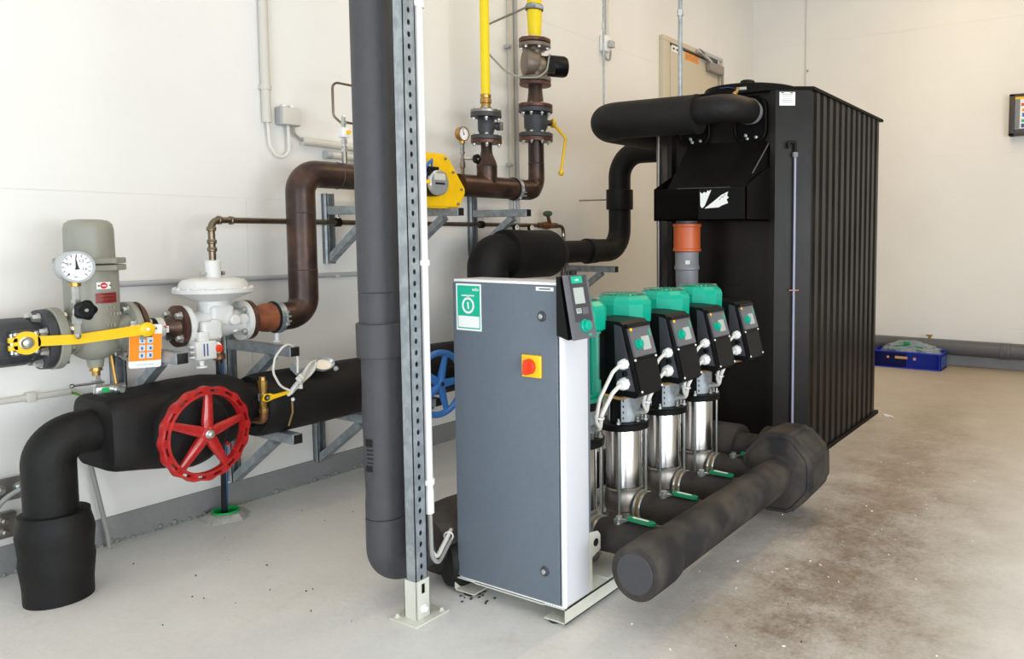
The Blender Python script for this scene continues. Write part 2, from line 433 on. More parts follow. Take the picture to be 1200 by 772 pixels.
for k in range(3): mk('sign_print', MB().box((0.033, 5.735+k*.06, 2.765), (0.0338, 5.765+k*.06, 2.78)), 'ink', dr)
os_ = mk('orange_sign', MB().box((0.03, 5.95, 2.725), (0.033, 6.19, 2.785)), 'labelorange', dr)
mk('sign_print', MB().box((0.033, 5.97, 2.745), (0.0338, 6.04, 2.77)).box((0.033, 6.06, 2.74), (0.0338, 6.17, 2.765)), 'tape', os_)
mk('hinge', MB().cyl((0.05, 6.63, 2.60), (0.05, 6.63, 2.72), 0.016, n=10), 'closer', dr)
mk('door_handle', MB().tube([(0.03, 5.78, 1.05), (0.085, 5.78, 1.05), (0.085, 5.91, 1.05)], 0.01, 0.02, 8), 'steelmatt', dr)

# ================================================================ WALL ELECTRICS
t = thing('conduit', (0.022, 2.117, 1.705), 'upright grey plastic conduit left of the small junction box', 'conduit')
mk('tube', MB().cyl((0.022, 2.117, 1.705), (0.022, 2.117, ZC), 0.0195), 'cream', t)
mk('clip', MB().ring((0.022, 2.117, 1.85), (0,0,1), 0.023, 0.0195, 0.02).box((0, 2.092, 1.852), (0.02, 2.102, 1.868)), 'cream', t)
mk('cable', MB().tube([(0.022, 2.12, 1.71), (0.024, 2.125, 1.60), (0.03, 2.165, 1.545), (0.03, 2.215, 1.575), (0.03, 2.213, 1.705)], 0.0075, 0.05, 8), 'cablewhite', t)
t = thing('junction_box', (0.03, 2.213, 1.70), 'small square grey junction box on the wall above the brown bend', 'junction box')
mk('box', MB().box((0, 2.166, 1.700), (0.055, 2.262, 1.784), .008), 'greyp', t)
mk('lid', MB().box((0.055, 2.170, 1.704), (0.063, 2.258, 1.780), .003), 'cream', t)
for y in (2.195, 2.235): mk('cable_gland', MB().lathe((0.03, y, 1.784), (0,0,1), [(0, .012), (.008, .012), (.012, .008)], 12), 'whitep', t)
t = thing('conduit', (0.025, 2.6, 1.62), 'level grey conduit running right from the junction box', 'conduit')
mk('tube', MB().cyl((0.025, 2.285, 1.640), (0.025, 3.0, 1.634), 0.0185), 'cream', t)
mk('cable', MB().tube([(0.03, 2.238, 1.70), (0.03, 2.24, 1.67), (0.026, 2.275, 1.645), (0.026, 2.30, 1.64)], 0.007, 0.02, 8), 'cablegrey', t)
t = thing('conduit', (0.025, 2.6, 1.57), 'short thinner conduit just under the level conduit', 'conduit')
mk('tube', MB().cyl((0.025, 2.42, 1.588), (0.025, 3.0, 1.582), 0.0165), 'cream', t)
mk('end_sleeve', MB().cyl((0.025, 2.405, 1.588), (0.025, 2.435, 1.588), 0.020), 'greyp', t)
t = thing('conduit', (0.02, 2.1, 0.99), 'long thin level conduit along the wall behind the white regulator', 'conduit')
mk('tube', MB().cyl((0.018, 1.44, 1.010), (0.018, 2.95, 1.000), 0.0115, n=12), 'greyp', t)
for y in (1.45, 1.95, 2.45): mk('clip', MB().box((0, y-.012, 0.990), (0.032, y+.012, 1.000), .002), 'cream', t)
t = thing('conduit', (0.02, 0.95, 0.61), 'short level conduit low on the wall at the left edge', 'conduit')
mk('tube', MB().cyl((0.02, 0.55, 0.627), (0.02, 1.313, 0.620), 0.0115, n=12), 'cream', t)
mk('clip', MB().box((0, 1.180, 0.605), (0.036, 1.207, 0.640), .003), 'cream', t)
mk('earth_wire', MB().tube([(0.02, 1.30, 0.620), (0.025, 1.33, 0.612), (0.06, 1.355, 0.585), (0.10, 1.37, 0.55)], 0.005, .03, 6), 'cablegreen', t)
t = thing('conduit', (0.02, 3.74, 1.25), 'tall grey conduit on the wall between the two yellow pipes', 'conduit')
mk('tube', MB().box((0, 3.722, 1.20), (0.03, 3.752, ZC), .004), 'cream', t)
mk('tube', MB().cyl((0.02, 3.778, 1.20), (0.02, 3.778, ZC), 0.017, n=12), 'greyp', t)
for z in (1.63, 2.36): mk('clip', MB().box((0, 3.695, z), (0.04, 3.725, z+0.022), .003).cyl((0.03, 3.71, z+.01), (0.05, 3.71, z+.01), .006, n=8), 'greyp', t)
t = thing('wall_sensor', (0.04, 4.755, 2.54), 'small white sensor box high on the wall under a thin conduit', 'sensor')
mk('case', MB().box((0, 4.71, 2.545), (0.05, 4.80, 2.665), .012), 'whitep', t)
mk('cover', MB().box((0.05, 4.745, 2.575), (0.085, 4.80, 2.625), .006), 'greyp', t)
mk('cable', MB().tube([(0.03, 4.73, 2.55), (0.04, 4.735, 2.49), (0.05, 4.78, 2.485), (0.05, 4.79, 2.56)], .008, .03, 8), 'cablegrey', t)
mk('conduit', MB().cyl((0.02, 4.79, 2.66), (0.02, 4.79, ZC), 0.012, n=10), 'cream', t)
t = thing('wall_cable', (0.58, 7.42, 2.0), 'thin vertical cable on the far wall above the tank', 'cable')
mk('cable', MB().cyl((0.58, 7.424, 1.4), (0.58, 7.424, ZC), 0.006, n=8), 'cream', t)
for z in (2.28, 2.82): mk('clip', MB().box((0.595, 7.415, z), (0.61, 7.43, z+.02), .003), 'tape', t)

# ================================================================ CANTILEVER BRACKETS
def slot_channel(mb, y, z0, z1):
    # open strut channel on the wall, lips forward
    for a, b in (((0, y-.0205), (.004, y+.0205)), ((0, y-.0205), (.041, y-.0175)), ((0, y+.0175), (.041, y+.0205)), ((.038, y-.0205), (.041, y-.011)), ((.038, y+.011), (.041, y+.0205))):
        mb.box((a[0], a[1], z0), (b[0], b[1], z1))
def bracket(y, zs, zc, tip, label, brace_dz=0.2, group='wall brackets carrying the pipes'):
    t = thing('wall_bracket', (0, y, zc[0]), label, 'bracket', group)
    m = MB(); slot_channel(m, y, *zc); mk('wall_channel', m, 'galv', t)
    first = True
    for z in zs:
        a = MB(); a.box((.041, y-.0205, z-.0205), (tip-.003, y+.0205, z+.0205), .003)
        mk('arm', a, 'galv', t)
        mk('end_cap', MB().box((tip-.003, y-.019, z-.019), (tip, y+.019, z+.019), .002), 'blackcap', t, label='black plastic end cap')
        d = Vector((0.29, 0, brace_dz)); L = d.length; d.normalize()
        b = MB(); c = Vector((.041, y, z-.0205-brace_dz-.01))+d*L/2
        b.obox(c+Vector((0,0,0)), d, (0,1,0), Vector((-d.z,0,d.x)), L+.02, .036, .034)
        mk('brace', b, 'galv', t)
    return t
bracket(3.381, [1.325], (1.075, 1.43), .458, 'wall bracket right of the yellow meter, under the brown elbow pipe')
bracket(2.86, [1.318], (1.06, 1.42), .460, 'wall bracket under the yellow gas meter beside the white conduit')
bracket(2.413, [1.318], (1.06, 1.40), .458, 'wall bracket half hidden left of the dark riser, under the brown pipe')
bracket(1.905, [.728, .368], (.12, .82), .490, 'two-armed wall bracket holding the rusty reducer and black lagged pipe')
bracket(1.474, [.760], (.45, .86), .488, 'wall bracket behind the orange tag, under the grey-green filter')
bracket(2.325, [.352], (.10, .55), .40, 'wall bracket low behind the dark riser, under the lagged barrel')
bracket(4.256, [.970], (.74, 1.06), .460, 'far wall bracket under the black elbow, above the control panel')
bracket(2.74, [.352], (.10, .50), .40, 'wall bracket low behind the blue handwheel')

# ================================================================ GAS LINE, LOWER LEFT  (axis X .30, Z .856, runs along +Y)
AX, AZ = .30, .856
YD = (0, 1, 0)
def P(y, z=AZ, x=AX): return (x, y, z)
t = thing('ball_valve', P(1.05, .78), 'dark grey flanged ball valve with a long yellow lever', 'valve')
b = MB(); b.lathe(P(.80), YD, [(0, .06), (.02, .068), (.16, .070), (.20, .078), (.285, .078), (.30, .066), (.335, .066)], 10, ph=PI/10)
b.lathe(P(.83), YD, [(0, .1), (.028, .1)], 36)
mk('body', b, 'iron', t)
mk('flange', MB().lathe(P(1.118), YD, [(0, .088), (.004, .098), (.024, .1), (.028, .098)], 40), 'iron', t)
mk('stem_box', MB().box((.36, 1.020, .818), (.395, 1.092, .900), .006), 'iron', t)
mk('stem', MB().lathe((.395, 1.052, .862), (1,0,0), [(0, .026), (.012, .026), (.014, .014), (.03, .013), (.032, .008)], 20), 'zinc', t)
for dy, dz in ((-.026,.028),(.026,.028),(-.026,-.028),(.026,-.028)): mk('screw', MB().lathe((.394, 1.056+dy, .860+dz), (1,0,0), [(0,.008),(.008,.008),(.010,.005)], 8), 'zinc', t)
bolts(t, P(1.118), (0,-1,0), .080, 8, .013, .020, ph=PI/8)
bolts(t, P(.858), (0,1,0), .080, 8, .013, .020, ph=PI/8)
lv = MB()
lv.ring((.405, 1.052, .862), (1,0,0), .036, .020, .012, 24)
for dz in (-.012, .012): lv.box((.405, 1.006, .862+dz-.008), (.417, 1.030, .862+dz+.008), .002)
lv.prism([(.405, 1.08, .880), (.405, 1.08, .848), (.405, 1.19, .842), (.405, 1.37, .850), (.405, 1.40, .852), (.405, 1.40, .884), (.405, 1.37, .886), (.405, 1.19, .874)], (.012, 0, 0))
lv.lathe((.402, 1.398, .868), (1,0,0), [(0, .021), (.003, .025), (.016, .025), (.019, .021)], 24)
lv = mk('lever', lv, 'yellow', t, label='long yellow lever')
mk('lever_rivet', MB().lathe((.421, 1.398, .869), (1,0,0), [(0,.006),(.002,.004)], 10), 'whitep', lv)
mk('clamp_bolt', MB().cyl((.41, 1.015, .830), (.41, 1.015, .894), .006, n=8), 'zinc', lv)

# hanging tag on the lever
t = thing('hang_tag', (.37, 1.39, .73), 'orange and white warning tag hanging below the end of the yellow lever', 'tag')
X = .402; rot = Matrix.Rotation(math.radians(-4), 3, 'X')
def tg(y, z): 
    v = rot @ Vector((0, y-1.362, z-.82)); return (X, v.y+1.396, v.z+.82)
def quad(y0, y1, z0, z1, dx, th): 
    return MB().prism([Vector(tg(y0,z0))+Vector((dx,0,0)), Vector(tg(y1,z0))+Vector((dx,0,0)), Vector(tg(y1,z1))+Vector((dx,0,0)), Vector(tg(y0,z1))+Vector((dx,0,0))], (th,0,0))
r = .008; pts = []
for cy, cz, a0 in ((1.415-r, .732+r, -90), (1.415-r, .885-r, 0), (1.310+r, .885-r, 90), (1.310+r, .732+r, 180)):
    for k in range(5): a = math.radians(a0+k*22.5); pts.append(tg(cy+r*math.cos(a), cz+r*math.sin(a)))
mk('card', MB().prism(pts, (-.001, 0, 0)), 'paper', t)
mk('orange_print', quad(1.3105, 1.4145, .757, .851, 0.0002, .0003), 'labelorange', t, label='orange printed field')
for i in range(3):
    for j in range(2):
        y0 = 1.342+j*.025; z0 = .766+(2-i)*.0265
        mk('pictogram', quad(y0, y0+.019, z0, z0+.020, .0005, .0004), 'iconblue', t, label='pale blue pictogram square')
        mk('pictogram_print', quad(y0+.006+j*.002, y0+.012+j*.003, z0+.004, z0+.011+.002*i, .0009, .0003), 'inkblue', t)
mk('print_line', quad(1.335, 1.39, .742, .7455, .0003, .0003), 'iconblue', t)
mk('print_line', quad(1.325, 1.398, .8665, .8735, .0003, .0003), 'inkblue', t)
mk('tie', MB().tube([(.402, 1.396, .878), (.405, 1.398, .895), (.36, 1.40, .955), (.33, 1.402, .96)], .0025, .02, 6), 'blackp', t)

# filter
t = thing('gas_filter', P(1.28, .73), 'grey-green upright filter pot with domed cap beside the dial gauge', 'filter')
FY = 1.283
b = MB(); b.lathe((AX, FY, .742), (0,0,1), [(0, .022), (.028, .026), (.034, .04), (.045, .056), (.062, .068), (.090, .076), (.20, .078), (.34, .079), (.355, .076)], 40)
b.cyl(P(1.19), P(1.376), .060, n=32)
b.lathe(P(1.180), YD, [(0, .075), (.02, .062)], 32); b.lathe(P(1.385), (0,-1,0), [(0, .075), (.03, .060)], 32)
mk('body', b, 'greycast', t)
mk('dome', MB().lathe((AX, FY, 1.120), (0,0,1), [(0, .072), (.10, .071), (.118, .067), (.129, .055), (.133, .035), (.134, .0)], 40), 'greycast', t)
for z in (1.078, 1.102): mk('cap_flange', MB().lathe((AX, FY, z), (0,0,1), [(0, .098), (.002, .101), (.018, .101), (.020, .098)], 8, ph=PI/8), 'greycast', t)
mk('side_flange', MB().lathe(P(1.150), YD, [(0, .100), (.003, .103), (.025, .103), (.028, .1)], 40), 'greycast', t)
mk('side_flange', MB().lathe(P(1.376), YD, [(0, .102), (.003, .106), (.022, .106), (.024, .103)], 40), 'greycast', t)
bolts(t, P(1.178), (0,1,0), .082, 8, .012, .016, ph=PI/8)
bolts(t, P(1.376), (0,-1,0), .086, 8, .012, .016, ph=PI/8)
def onbody(a0, a1, z0, z1, R, m, nm, par, **k):
    n = 6; pts = [(AX+R*math.cos(math.radians(a0+(a1-a0)*i/n)), FY+R*math.sin(math.radians(a0+(a1-a0)*i/n))) for i in range(n+1)]
    mb = MB()
    for (xa, ya), (xb, yb) in zip(pts, pts[1:]):
        mb.add([(xa,ya,z0),(xb,yb,z0),(xb,yb,z1),(xa,ya,z1)], [(0,1,2,3)])
    return mk(nm, mb, m, par, **k)
pl = onbody(-16, 34, .968, 1.003, .0805, 'platered', 'nameplate', t, label='dark red rating plate')
for z in (.979, .991): onbody(-8, 26, z, z+.004, .0812, 'copper', 'plate_print', pl)
lb = onbody(-13, 18, 1.016, 1.040, .0803, 'paper', 'label', t, label='small white label with a red disc')
mk('red_disc', MB().lathe((AX+.0800, FY+.003, 1.028), (1, .04, 0), [(0, .0105), (.0014, .0105)], 16), 'labelred', lb)
mk('disc_bar', MB().box((AX+.0812, FY-.003, 1.0260), (AX+.0820, FY+.009, 1.0300)), 'paper', lb)
for dy in (-.0125, .0215): mk('label_dot', MB().box((AX+.0805, FY+dy-.002, 1.0255), (AX+.0812, FY+dy+.003, 1.0305)), 'ink', lb)
for k, z in enumerate((.945, .925, .885, .862)):
    for j in range(5 if k % 2 else 3): mk('cast_lettering', MB().box((AX+.0755, FY+.008+j*.010, z), (AX+.0795-.004*(j > 3), FY+.014+j*.010, z+.010), .001), 'greycast', t)
dv = MB(); dv.lathe((AX, FY, .742), (0,0,-1), [(0, .018), (.012, .02), (.013, .013), (.03, .012)], 12)
mk('drain_nipple', dv, 'brass', t)
t = thing('drain_valve', (AX+.01, 1.29, .64), 'small chrome drain valve under the grey-green filter', 'valve')
b = MB(); b.lathe((AX, FY, .715), (0,0,-1), [(0, .012), (.02, .012), (.022, .017), (.04, .017), (.042, .012), (.07, .012)], 6); b.box((AX-.013, FY-.01, .645), (AX+.02, FY+.06, .675), .006)
b.cyl((AX, FY+.06, .66), (AX, FY+.085, .66), .014, n=12)
mk('body', b, 'zinc', t)
mk('outlet', MB().lathe((AX+.02, FY+.05, .658), (1,0,0), [(0, .014), (.02, .014), (.024, .010), (.045, .009)], 12), 'zinc', t)
mk('green_tag', MB().box((AX+.0205, FY+.006, .652), (AX+.022, FY+.028, .668)), 'greensleeve', t)
mk('lever', MB().tube([(AX+.03, FY+.01, .69), (AX+.03, FY-.08, .692)], .004, n=8).sphere((AX+.03, FY-.085, .692), .008, 8, 6), 'steelmatt', t)
mk('tube', MB().cyl((AX+.01, FY+.055, .675), (AX-.02, FY+.055, .80), .006, n=8), 'brass', t)

# dial gauge on its needle valve
def gauge(name, c, R, label, stem_bottom, knob_at, needle, depth=.045, knob_r=.026):
    x, y, z = c; t = thing(name, (x, y, stem_bottom), label, 'gauge')
    mk('case', MB().lathe((x-depth, y, z), (1,0,0), [(0, R*.92), (.004, R*.98), (depth-.004, R), (depth, R*.985), (depth, R*.86), (depth-.006, R*.84)], 40), 'silver' if R > .04 else 'brass', t)
    d = mk('dial', MB().lathe((x-.0062, y, z), (1,0,0), [(0, R*.855), (.0015, R*.855)], 40), 'glassy', t)
    for k in range(13):
        a = math.radians(225-k*22.5); L = .14 if k % 3 else .22
        p = Vector((x-.0042, y+math.cos(a)*R*.80, z+math.sin(a)*R*.80)); q = Vector((x-.0042, y+math.cos(a)*R*(.80-L), z+math.sin(a)*R*(.80-L)))
        mk('scale_mark', MB().obox((p+q)/2, (0, math.cos(a), math.sin(a)), (0, -math.sin(a), math.cos(a)), (1,0,0), (p-q).length, R*.035, .001), 'ink', d)
    a = math.radians(needle)
    mk('needle', MB().prism([(x-.0032, y+R*.07*math.sin(a), z-R*.07*math.cos(a)), (x-.0032, y+R*.68*math.cos(a), z+R*.68*math.sin(a)), (x-.0032, y-R*.07*math.sin(a), z+R*.07*math.cos(a)), (x-.0032, y-R*.16*math.cos(a)-R*.13*math.sin(a), z-R*.16*math.sin(a)+R*.13*math.cos(a)), (x-.0032, y-R*.16*math.cos(a)+R*.13*math.sin(a), z-R*.16*math.sin(a)-R*.13*math.cos(a))], (.001, 0, 0)), 'ink', d)
    if R > .04:
        for s_, dy, dz in (('0', -.44, -.46), ('0,4', -.42, .18), ('1,2', .26, .36), ('1,6', .42, -.14)): text('scale_number', s_, R*.23, (x-.0042, y+R*dy, z+R*dz), RX, 'ink', d)
        text('scale_unit', 'bar', R*.16, (x-.0042, y-R*.05, z-R*.62), RX, 'inkblue', d)
    xs = x-depth*.5
    b = MB(); b.lathe((xs, y, z-R*.95), (0,0,-1), [(0, .016), (.014, .016), (.016, .009), (.02, .009)], 12); mk('socket', b, 'brass', t)
    L = z-R-.015-stem_bottom
    b = MB(); b.lathe((xs, y, z-R-.013), (0,0,-1), [(0, .011), (L*.26, .011), (L*.27, .014), (L*.33, .014), (L*.34, .008), (L*.44, .008), (L*.52, .012), (L*.60, .012), (L*.61, .015), (L*.78, .015), (L*.79, .010), (L, .010)], 6)
    mk('stem', b, 'zinc' if R > .04 else 'steelmatt', t)
    ky, kz, kx = knob_at
    k = MB(); n = 30; R0 = []
    for h, f in ((0, .86), (.004, 1), (.014, 1), (.018, .82)):
        R0.append([(kx+h, ky+knob_r*f*(1+.09*math.cos(5*2*PI*i/n))*math.cos(2*PI*i/n), kz+knob_r*f*(1+.09*math.cos(5*2*PI*i/n))*math.sin(2*PI*i/n)) for i in range(n)])
    k.rings(R0); mk('knob', k, 'blackp', t, label='black lobed knob')
    mk('knob_screw', MB().lathe((kx+.018, ky, kz), (1,0,0), [(0,.006),(.002,.005)], 10), 'zinc', t)
    mk('spindle', MB().tube([(xs, y, kz), (kx, ky, kz)], .007, n=8), 'zinc', t)
    return t
gauge('pressure_gauge', (.46, 1.180, 1.097), .0515, 'large round dial gauge in front of the grey-green filter', .875, (1.184, .958, .478), 95, .045, .031)
mk('impulse_elbow', MB().tube([(.437, 1.180, .885), (.437, 1.180, .868), (.37, 1.21, .868)], .009, .012, 8), 'zinc', bpy.data.objects['pressure_gauge'])

# short rusty spool between filter and regulator
t = thing('pipe_spool', P(1.47, .78), 'short rusty flanged pipe piece between filter and white regulator', 'pipe')
mk('flange', MB().lathe(P(1.402), YD, [(0, .104), (.016, .104), (.018, .10)], 40), 'flange', t)
mk('pipe', MB().lathe(P(1.415), YD, [(0, .045), (.012, .036), (.025, .029), (.06, .029)], 24), 'rust', t)
mk('flange', MB().lathe(P(1.548), YD, [(0, .076), (.002, .079), (.018, .079)], 40), 'flange', t)
mk('cone', MB().lathe(P(1.50), YD, [(0, .030), (.012, .031), (.030, .040), (.040, .047), (.050, .050)], 28), 'rust', t)
mk('insulating_joint', MB().lathe(P(1.452), YD, [(0, .036), (.006, .040), (.022, .040), (.024, .032)], 24), 'blackp', t)
mk('joint_sleeve', MB().lathe(P(1.476), YD, [(0, .037), (.004, .040), (.022, .040), (.026, .032)], 24), 'cream', t)
bolts(t, P(1.548), (0,-1,0), .060, 4, .013, .018, ph=PI/4)
bolts(t, P(1.420), (0,1,0), .086, 8, .011, .010, ph=PI/8)
mk('tag_wire', MB().tube([(.341, 1.490, .866), (.344, 1.497, .860), (.341, 1.505, .864)], .003, n=6), 'labelred', t)
mk('drip_clip', MB().box((.34, 1.495, .842), (.346, 1.503, .866)), 'whitep', t)

# white pressure regulator
t = thing('gas_regulator', P(1.70, .72), 'white gas pressure regulator with wide round diaphragm housing', 'regulator')
RY0 = 1.697
b = MB(); b.lathe(P(1.585), YD, [(0, .050), (.03, .046), (.07, .056), (.14, .058), (.20, .046), (.225, .052)], 28)
b.box((.25, 1.655, .845), (.362, 1.742, .928), .014); b.cyl((.30, RY0, .90), (.30, RY0, .955), .058, n=28)
b.box((.345, 1.605, .80), (.385, 1.680, .872), .012)
mk('body', b, 'whitecast', t)
mk('front_boss', MB().lathe((.36, RY0+.035, .868), (1,0,0), [(0,.021),(.022,.021),(.026,.016)], 18), 'whitecast', t)
mk('front_boss', MB().lathe((.36, RY0-.045, .858), (1,0,0), [(0,.019),(.018,.019),(.022,.015)], 18), 'whitecast', t)
mk('front_boss', MB().lathe((.30, RY0+.075, .868), (1,0,0), [(0,.02),(.068,.02),(.07,.016)], 18), 'whitecast', t)
mk('side_flange', MB().lathe(P(1.567), YD, [(0, .074), (.003, .078), (.020, .078)], 36), 'whitecast', t)
mk('side_flange', MB().lathe(P(1.793), YD, [(0, .080), (.018, .080), (.022, .076)], 36), 'whitecast', t)
bolts(t, P(1.793), (0,-1,0), .062, 4, .012, .014, ph=PI/4)
mk('diaphragm_lower', MB().lathe((AX, RY0, .942), (0,0,1), [(0, .055), (.010, .085), (.030, .128), (.036, .140), (.044, .140)], 44), 'whitecast', t)
dp = MB(); dp.lathe((AX, RY0, .986), (0,0,1), [(0, .140), (.006, .140), (.008, .122), (.030, .116), (.040, .105), (.046, .075), (.048, .03)], 44)
mk('diaphragm_upper', dp, 'whitecast', t)
for k in range(16):
    a = 2*PI*k/16; mk('housing_bolt', MB().cyl((AX+.132*math.cos(a), RY0+.132*math.sin(a), .976), (AX+.132*math.cos(a), RY0+.132*math.sin(a), .999), .006, n=6), 'whitecast', t)
mk('spring_tube', MB().lathe((AX, RY0, 1.030), (0,0,1), [(0, .030), (.003, .0275), (.068, .0275), (.072, .022)], 24), 'whitecast', t)
mk('vent_screw', MB().lathe((AX, RY0-.027, 1.05), (0,-1,0), [(0,.007),(.014,.007),(.015,.011),(.022,.011)], 8), 'zinc', t)
mk('vent_screw', MB().lathe((AX+.01, RY0+.027, 1.05), (0,1,0), [(0,.008),(.01,.008)], 8), 'steelmatt', t)
so = MB(); so.box((.345, 1.566, .730), (.405, 1.642, .800), .006); so.box((.36, 1.586, .795), (.39, 1.626, .835), .008)
for z in (.738, .758, .778): so.box((.365, 1.552, z), (.392, 1.569, z+.009), .002)
so = mk('safety_cutoff', so, 'whitecast', t)
for y in (1.592, 1.604): mk('printed_line', MB().box((.4048, y, .745), (.4056, y+.005, .792)), 'inkblue', so)
mk('position_button', MB().lathe((.375, 1.644, .768), (0,1,0), [(0,.024),(.018,.024),(.024,.018)], 20), 'whitep', t)
mk('button_ring', MB().lathe((.390, 1.650, .768), (1,0,0), [(0,.014),(.016,.014),(.017,.010)], 18), 'knobred', t, label='orange-red indicator')
mk('pull_knob', MB().lathe((.385, 1.594, .728), (0,0,-1), [(0,.010),(.010,.010),(.011,.008),(.018,.008),(.022,.020),(.027,.020)], 16), 'whitep', t)
mk('breather_plug', MB().lathe((.33, 1.752, .838), (0,0,-1), [(0,.011),(.010,.011),(.012,.015),(.02,.015)], 10), 'whitep', t)

# brown pipe run: reducer, swan neck, level run up to the meter
t = thing('brown_gas_pipe', (.3, 2.0, .8), 'brown steel gas pipe rising in a swan neck from the white regulator', 'pipe')
mk('flange', MB().lathe(P(1.816), YD, [(0, .080), (.016, .080), (.018, .077)], 40), 'flange', t)
mk('reducer', MB().lathe(P(1.834), YD, [(0, .040), (.010, .041), (.050, .056), (.075, .060), (.095, .0605)], 32), 'rustor', t, label='orange rusty reducer cone')
YV = 2.080; ZH = 1.466
mk('lower_elbow', MB().tube([P(1.929), P(YV), P(YV, 1.05)], .0595, .125, 28, seg=12), 'rust', t)
mk('riser', MB().cyl(P(YV, 1.05), P(YV, 1.295), .0590, n=28), 'rust', t)
mk('upper_elbow', MB().tube([P(YV, 1.295), P(YV, ZH), P(2.262, ZH)], .0592, .160, 28, seg=12), 'rust', t)
mk('level_pipe', MB().cyl(P(2.262, ZH), P(2.63, ZH), .0590, n=28), 'rust', t)
for c, d in ((P(1.929), YD), (P(YV, 1.05), (0,0,1)), (P(YV, 1.295), (0,0,1)), (P(2.262, ZH), YD)):
    u = Vector(c)-Vector(d)*.003; mk('weld_seam', MB().lathe(u, d, [(0, .058), (.003, .0612), (.006, .058)], 28), 'iron', t)
pf = mk('flange', MB().lathe(P(2.63, ZH), YD, [(0, .1), (.02, .1)], 36), 'flange', t)
def clamp(c, axis, R, label, drop=None, rod=None):
    t = thing('pipe_clamp', c, label, 'clamp', 'pipe clamps')
    mk('rubber_lining', MB().ring(Vector(c)-Vector(axis)*.016, axis, R+.005, R, .032, 36), 'blackrub', t)
    mk('band', MB().ring(Vector(c)-Vector(axis)*.012, axis, R+.008, R+.005, .024, 36), 'galv', t)
    u, v, d = frame(axis)
    return t
k = clamp(P(1.950), YD, .0610, 'galvanised clamp round the orange rusty reducer', )
for s in (-1, 1): mk('ear', MB().box((AX+.066, 1.940, .852+s*.010-.004), (AX+.092, 1.960, .852+s*.010+.004), .001), 'galv', k)
mk('bolt', MB().lathe((AX+.080, 1.950, .825), (0,0,1), [(0,.009),(.010,.009),(.011,.005),(.050,.005),(.051,.009),(.062,.009)], 6), 'zinc', k)
mk('foot', MB().lathe((AX, 1.950, .75), (0,0,1), [(0,.017),(.006,.017),(.007,.009),(.03,.010),(.045,.010)], 10), 'whitep', k)
# small test valve and thin loop on top of the level pipe
t = thing('test_valve', P(2.305, 1.52), 'slim chrome test valve standing on the brown pipe, with thin loop tube', 'valve')
mk('nipple', MB().cyl(P(2.305, 1.515), P(2.305, 1.60), .0115, n=10), 'steelmatt', t)
mk('fittings', MB().lathe(P(2.305, 1.575), (0,0,1), [(0,.013),(.02,.013),(.021,.010),(.04,.010),(.041,.014),(.06,.014)], 6), 'zinc', t)
mk('body', MB().box((.282, 2.288, 1.640), (.318, 2.322, 1.685), .004), 'whitep', t)
mk('top_nut', MB().lathe(P(2.305, 1.685), (0,0,1), [(0,.010),(.012,.010),(.013,.013),(.028,.013),(.03,.009),(.045,.011),(.055,.006)], 6), 'zinc', t)
mk('tap', MB().lathe((.318, 2.312, 1.664), (1,0,0), [(0,.010),(.012,.010)], 8), 'yellow', t)
mk('loop_tube', MB().tube([(.295, 2.305, 1.70), (.28, 2.268, 1.735), (.28, 2.268, 1.885), (.28, 2.42, 1.885), (.28, 2.42, 1.71), (.28, 2.31, 1.715)], .0055, .03, 8), 'bronze', t)

# yellow rotary meter
t = thing('gas_meter', P(2.82, 1.35), 'yellow gas meter with round silver counter beside the white conduit', 'meter')
prof = [(2.52, 1.335), (2.92, 1.335), (2.935, 1.36), (2.965, 1.415), (2.965, 1.44), (2.86, 1.585), (2.83, 1.608), (2.56, 1.608), (2.52, 1.56)]
mk('housing', MB().prism([(.20, y, z) for y, z in prof], (.18, 0, 0)), 'yellow', t)
mk('cover_plate', MB().prism([(.38, (y-2.74)*.93+2.74, (z-1.47)*.93+1.47) for y, z in prof], (.014, 0, 0)), 'yellow', t)
for y, z in ((2.64, 1.58), (2.82, 1.585), (2.87, 1.52), (2.925, 1.435), (2.90, 1.36), (2.64, 1.36)): mk('screw', MB().lathe((.392, y, z), (1,0,0), [(0,.008),(.008,.008),(.010,.004)], 6), 'steelmatt', t)
mk('counter_body', MB().lathe((.394, 2.7090, 1.455), (1,0,0), [(0, .066), (.055, .066), (.06, .062)], 32), 'blackp', t)
cf = mk('counter_face', MB().lathe((.454, 2.7090, 1.455), (1,0,0), [(0, .063), (.014, .062), (.020, .055)], 32), 'silver', t, label='round silver counter')
mk('counter_label', MB().box((.4735, 2.6740, 1.468), (.4752, 2.7440, 1.500)), 'cream', cf)
mk('counter_digits', MB().box((.4735, 2.6790, 1.446), (.4754, 2.7390, 1.456)), 'ink', cf)
mk('pulse_box', MB().box((.40, 2.655, 1.478), (.465, 2.715, 1.532), .004), 'blackp', t)
mk('yellow_plug', MB().box((.445, 2.635, 1.448), (.472, 2.668, 1.466), .003), 'labelyellow', t)
for k in range(3): mk('pulse_wire', MB().tube([(.43, 2.70, 1.530), (.445, 2.695-.012*k, 1.588-.010*k), (.445, 2.668-.012*k, 1.545-.01*k), (.44, 2.645-.012*k, 1.46)], .0028, .04, 8), 'cableblue', t)
mk('seal_ring', MB().lathe((.40, 2.7790, 1.495), (1,0,0), [(0,.016),(.03,.016)], 14), 'blackp', t)
mk('inlet_flange', MB().lathe(P(2.652, ZH), YD, [(0, .1), (.02, .1)], 36), 'yellow', t)
mk('foot_bolt', MB().lathe((.36, 2.90, 1.338), (0,0,-1), [(0,.011),(.030,.011)], 8), 'steelmatt', t)

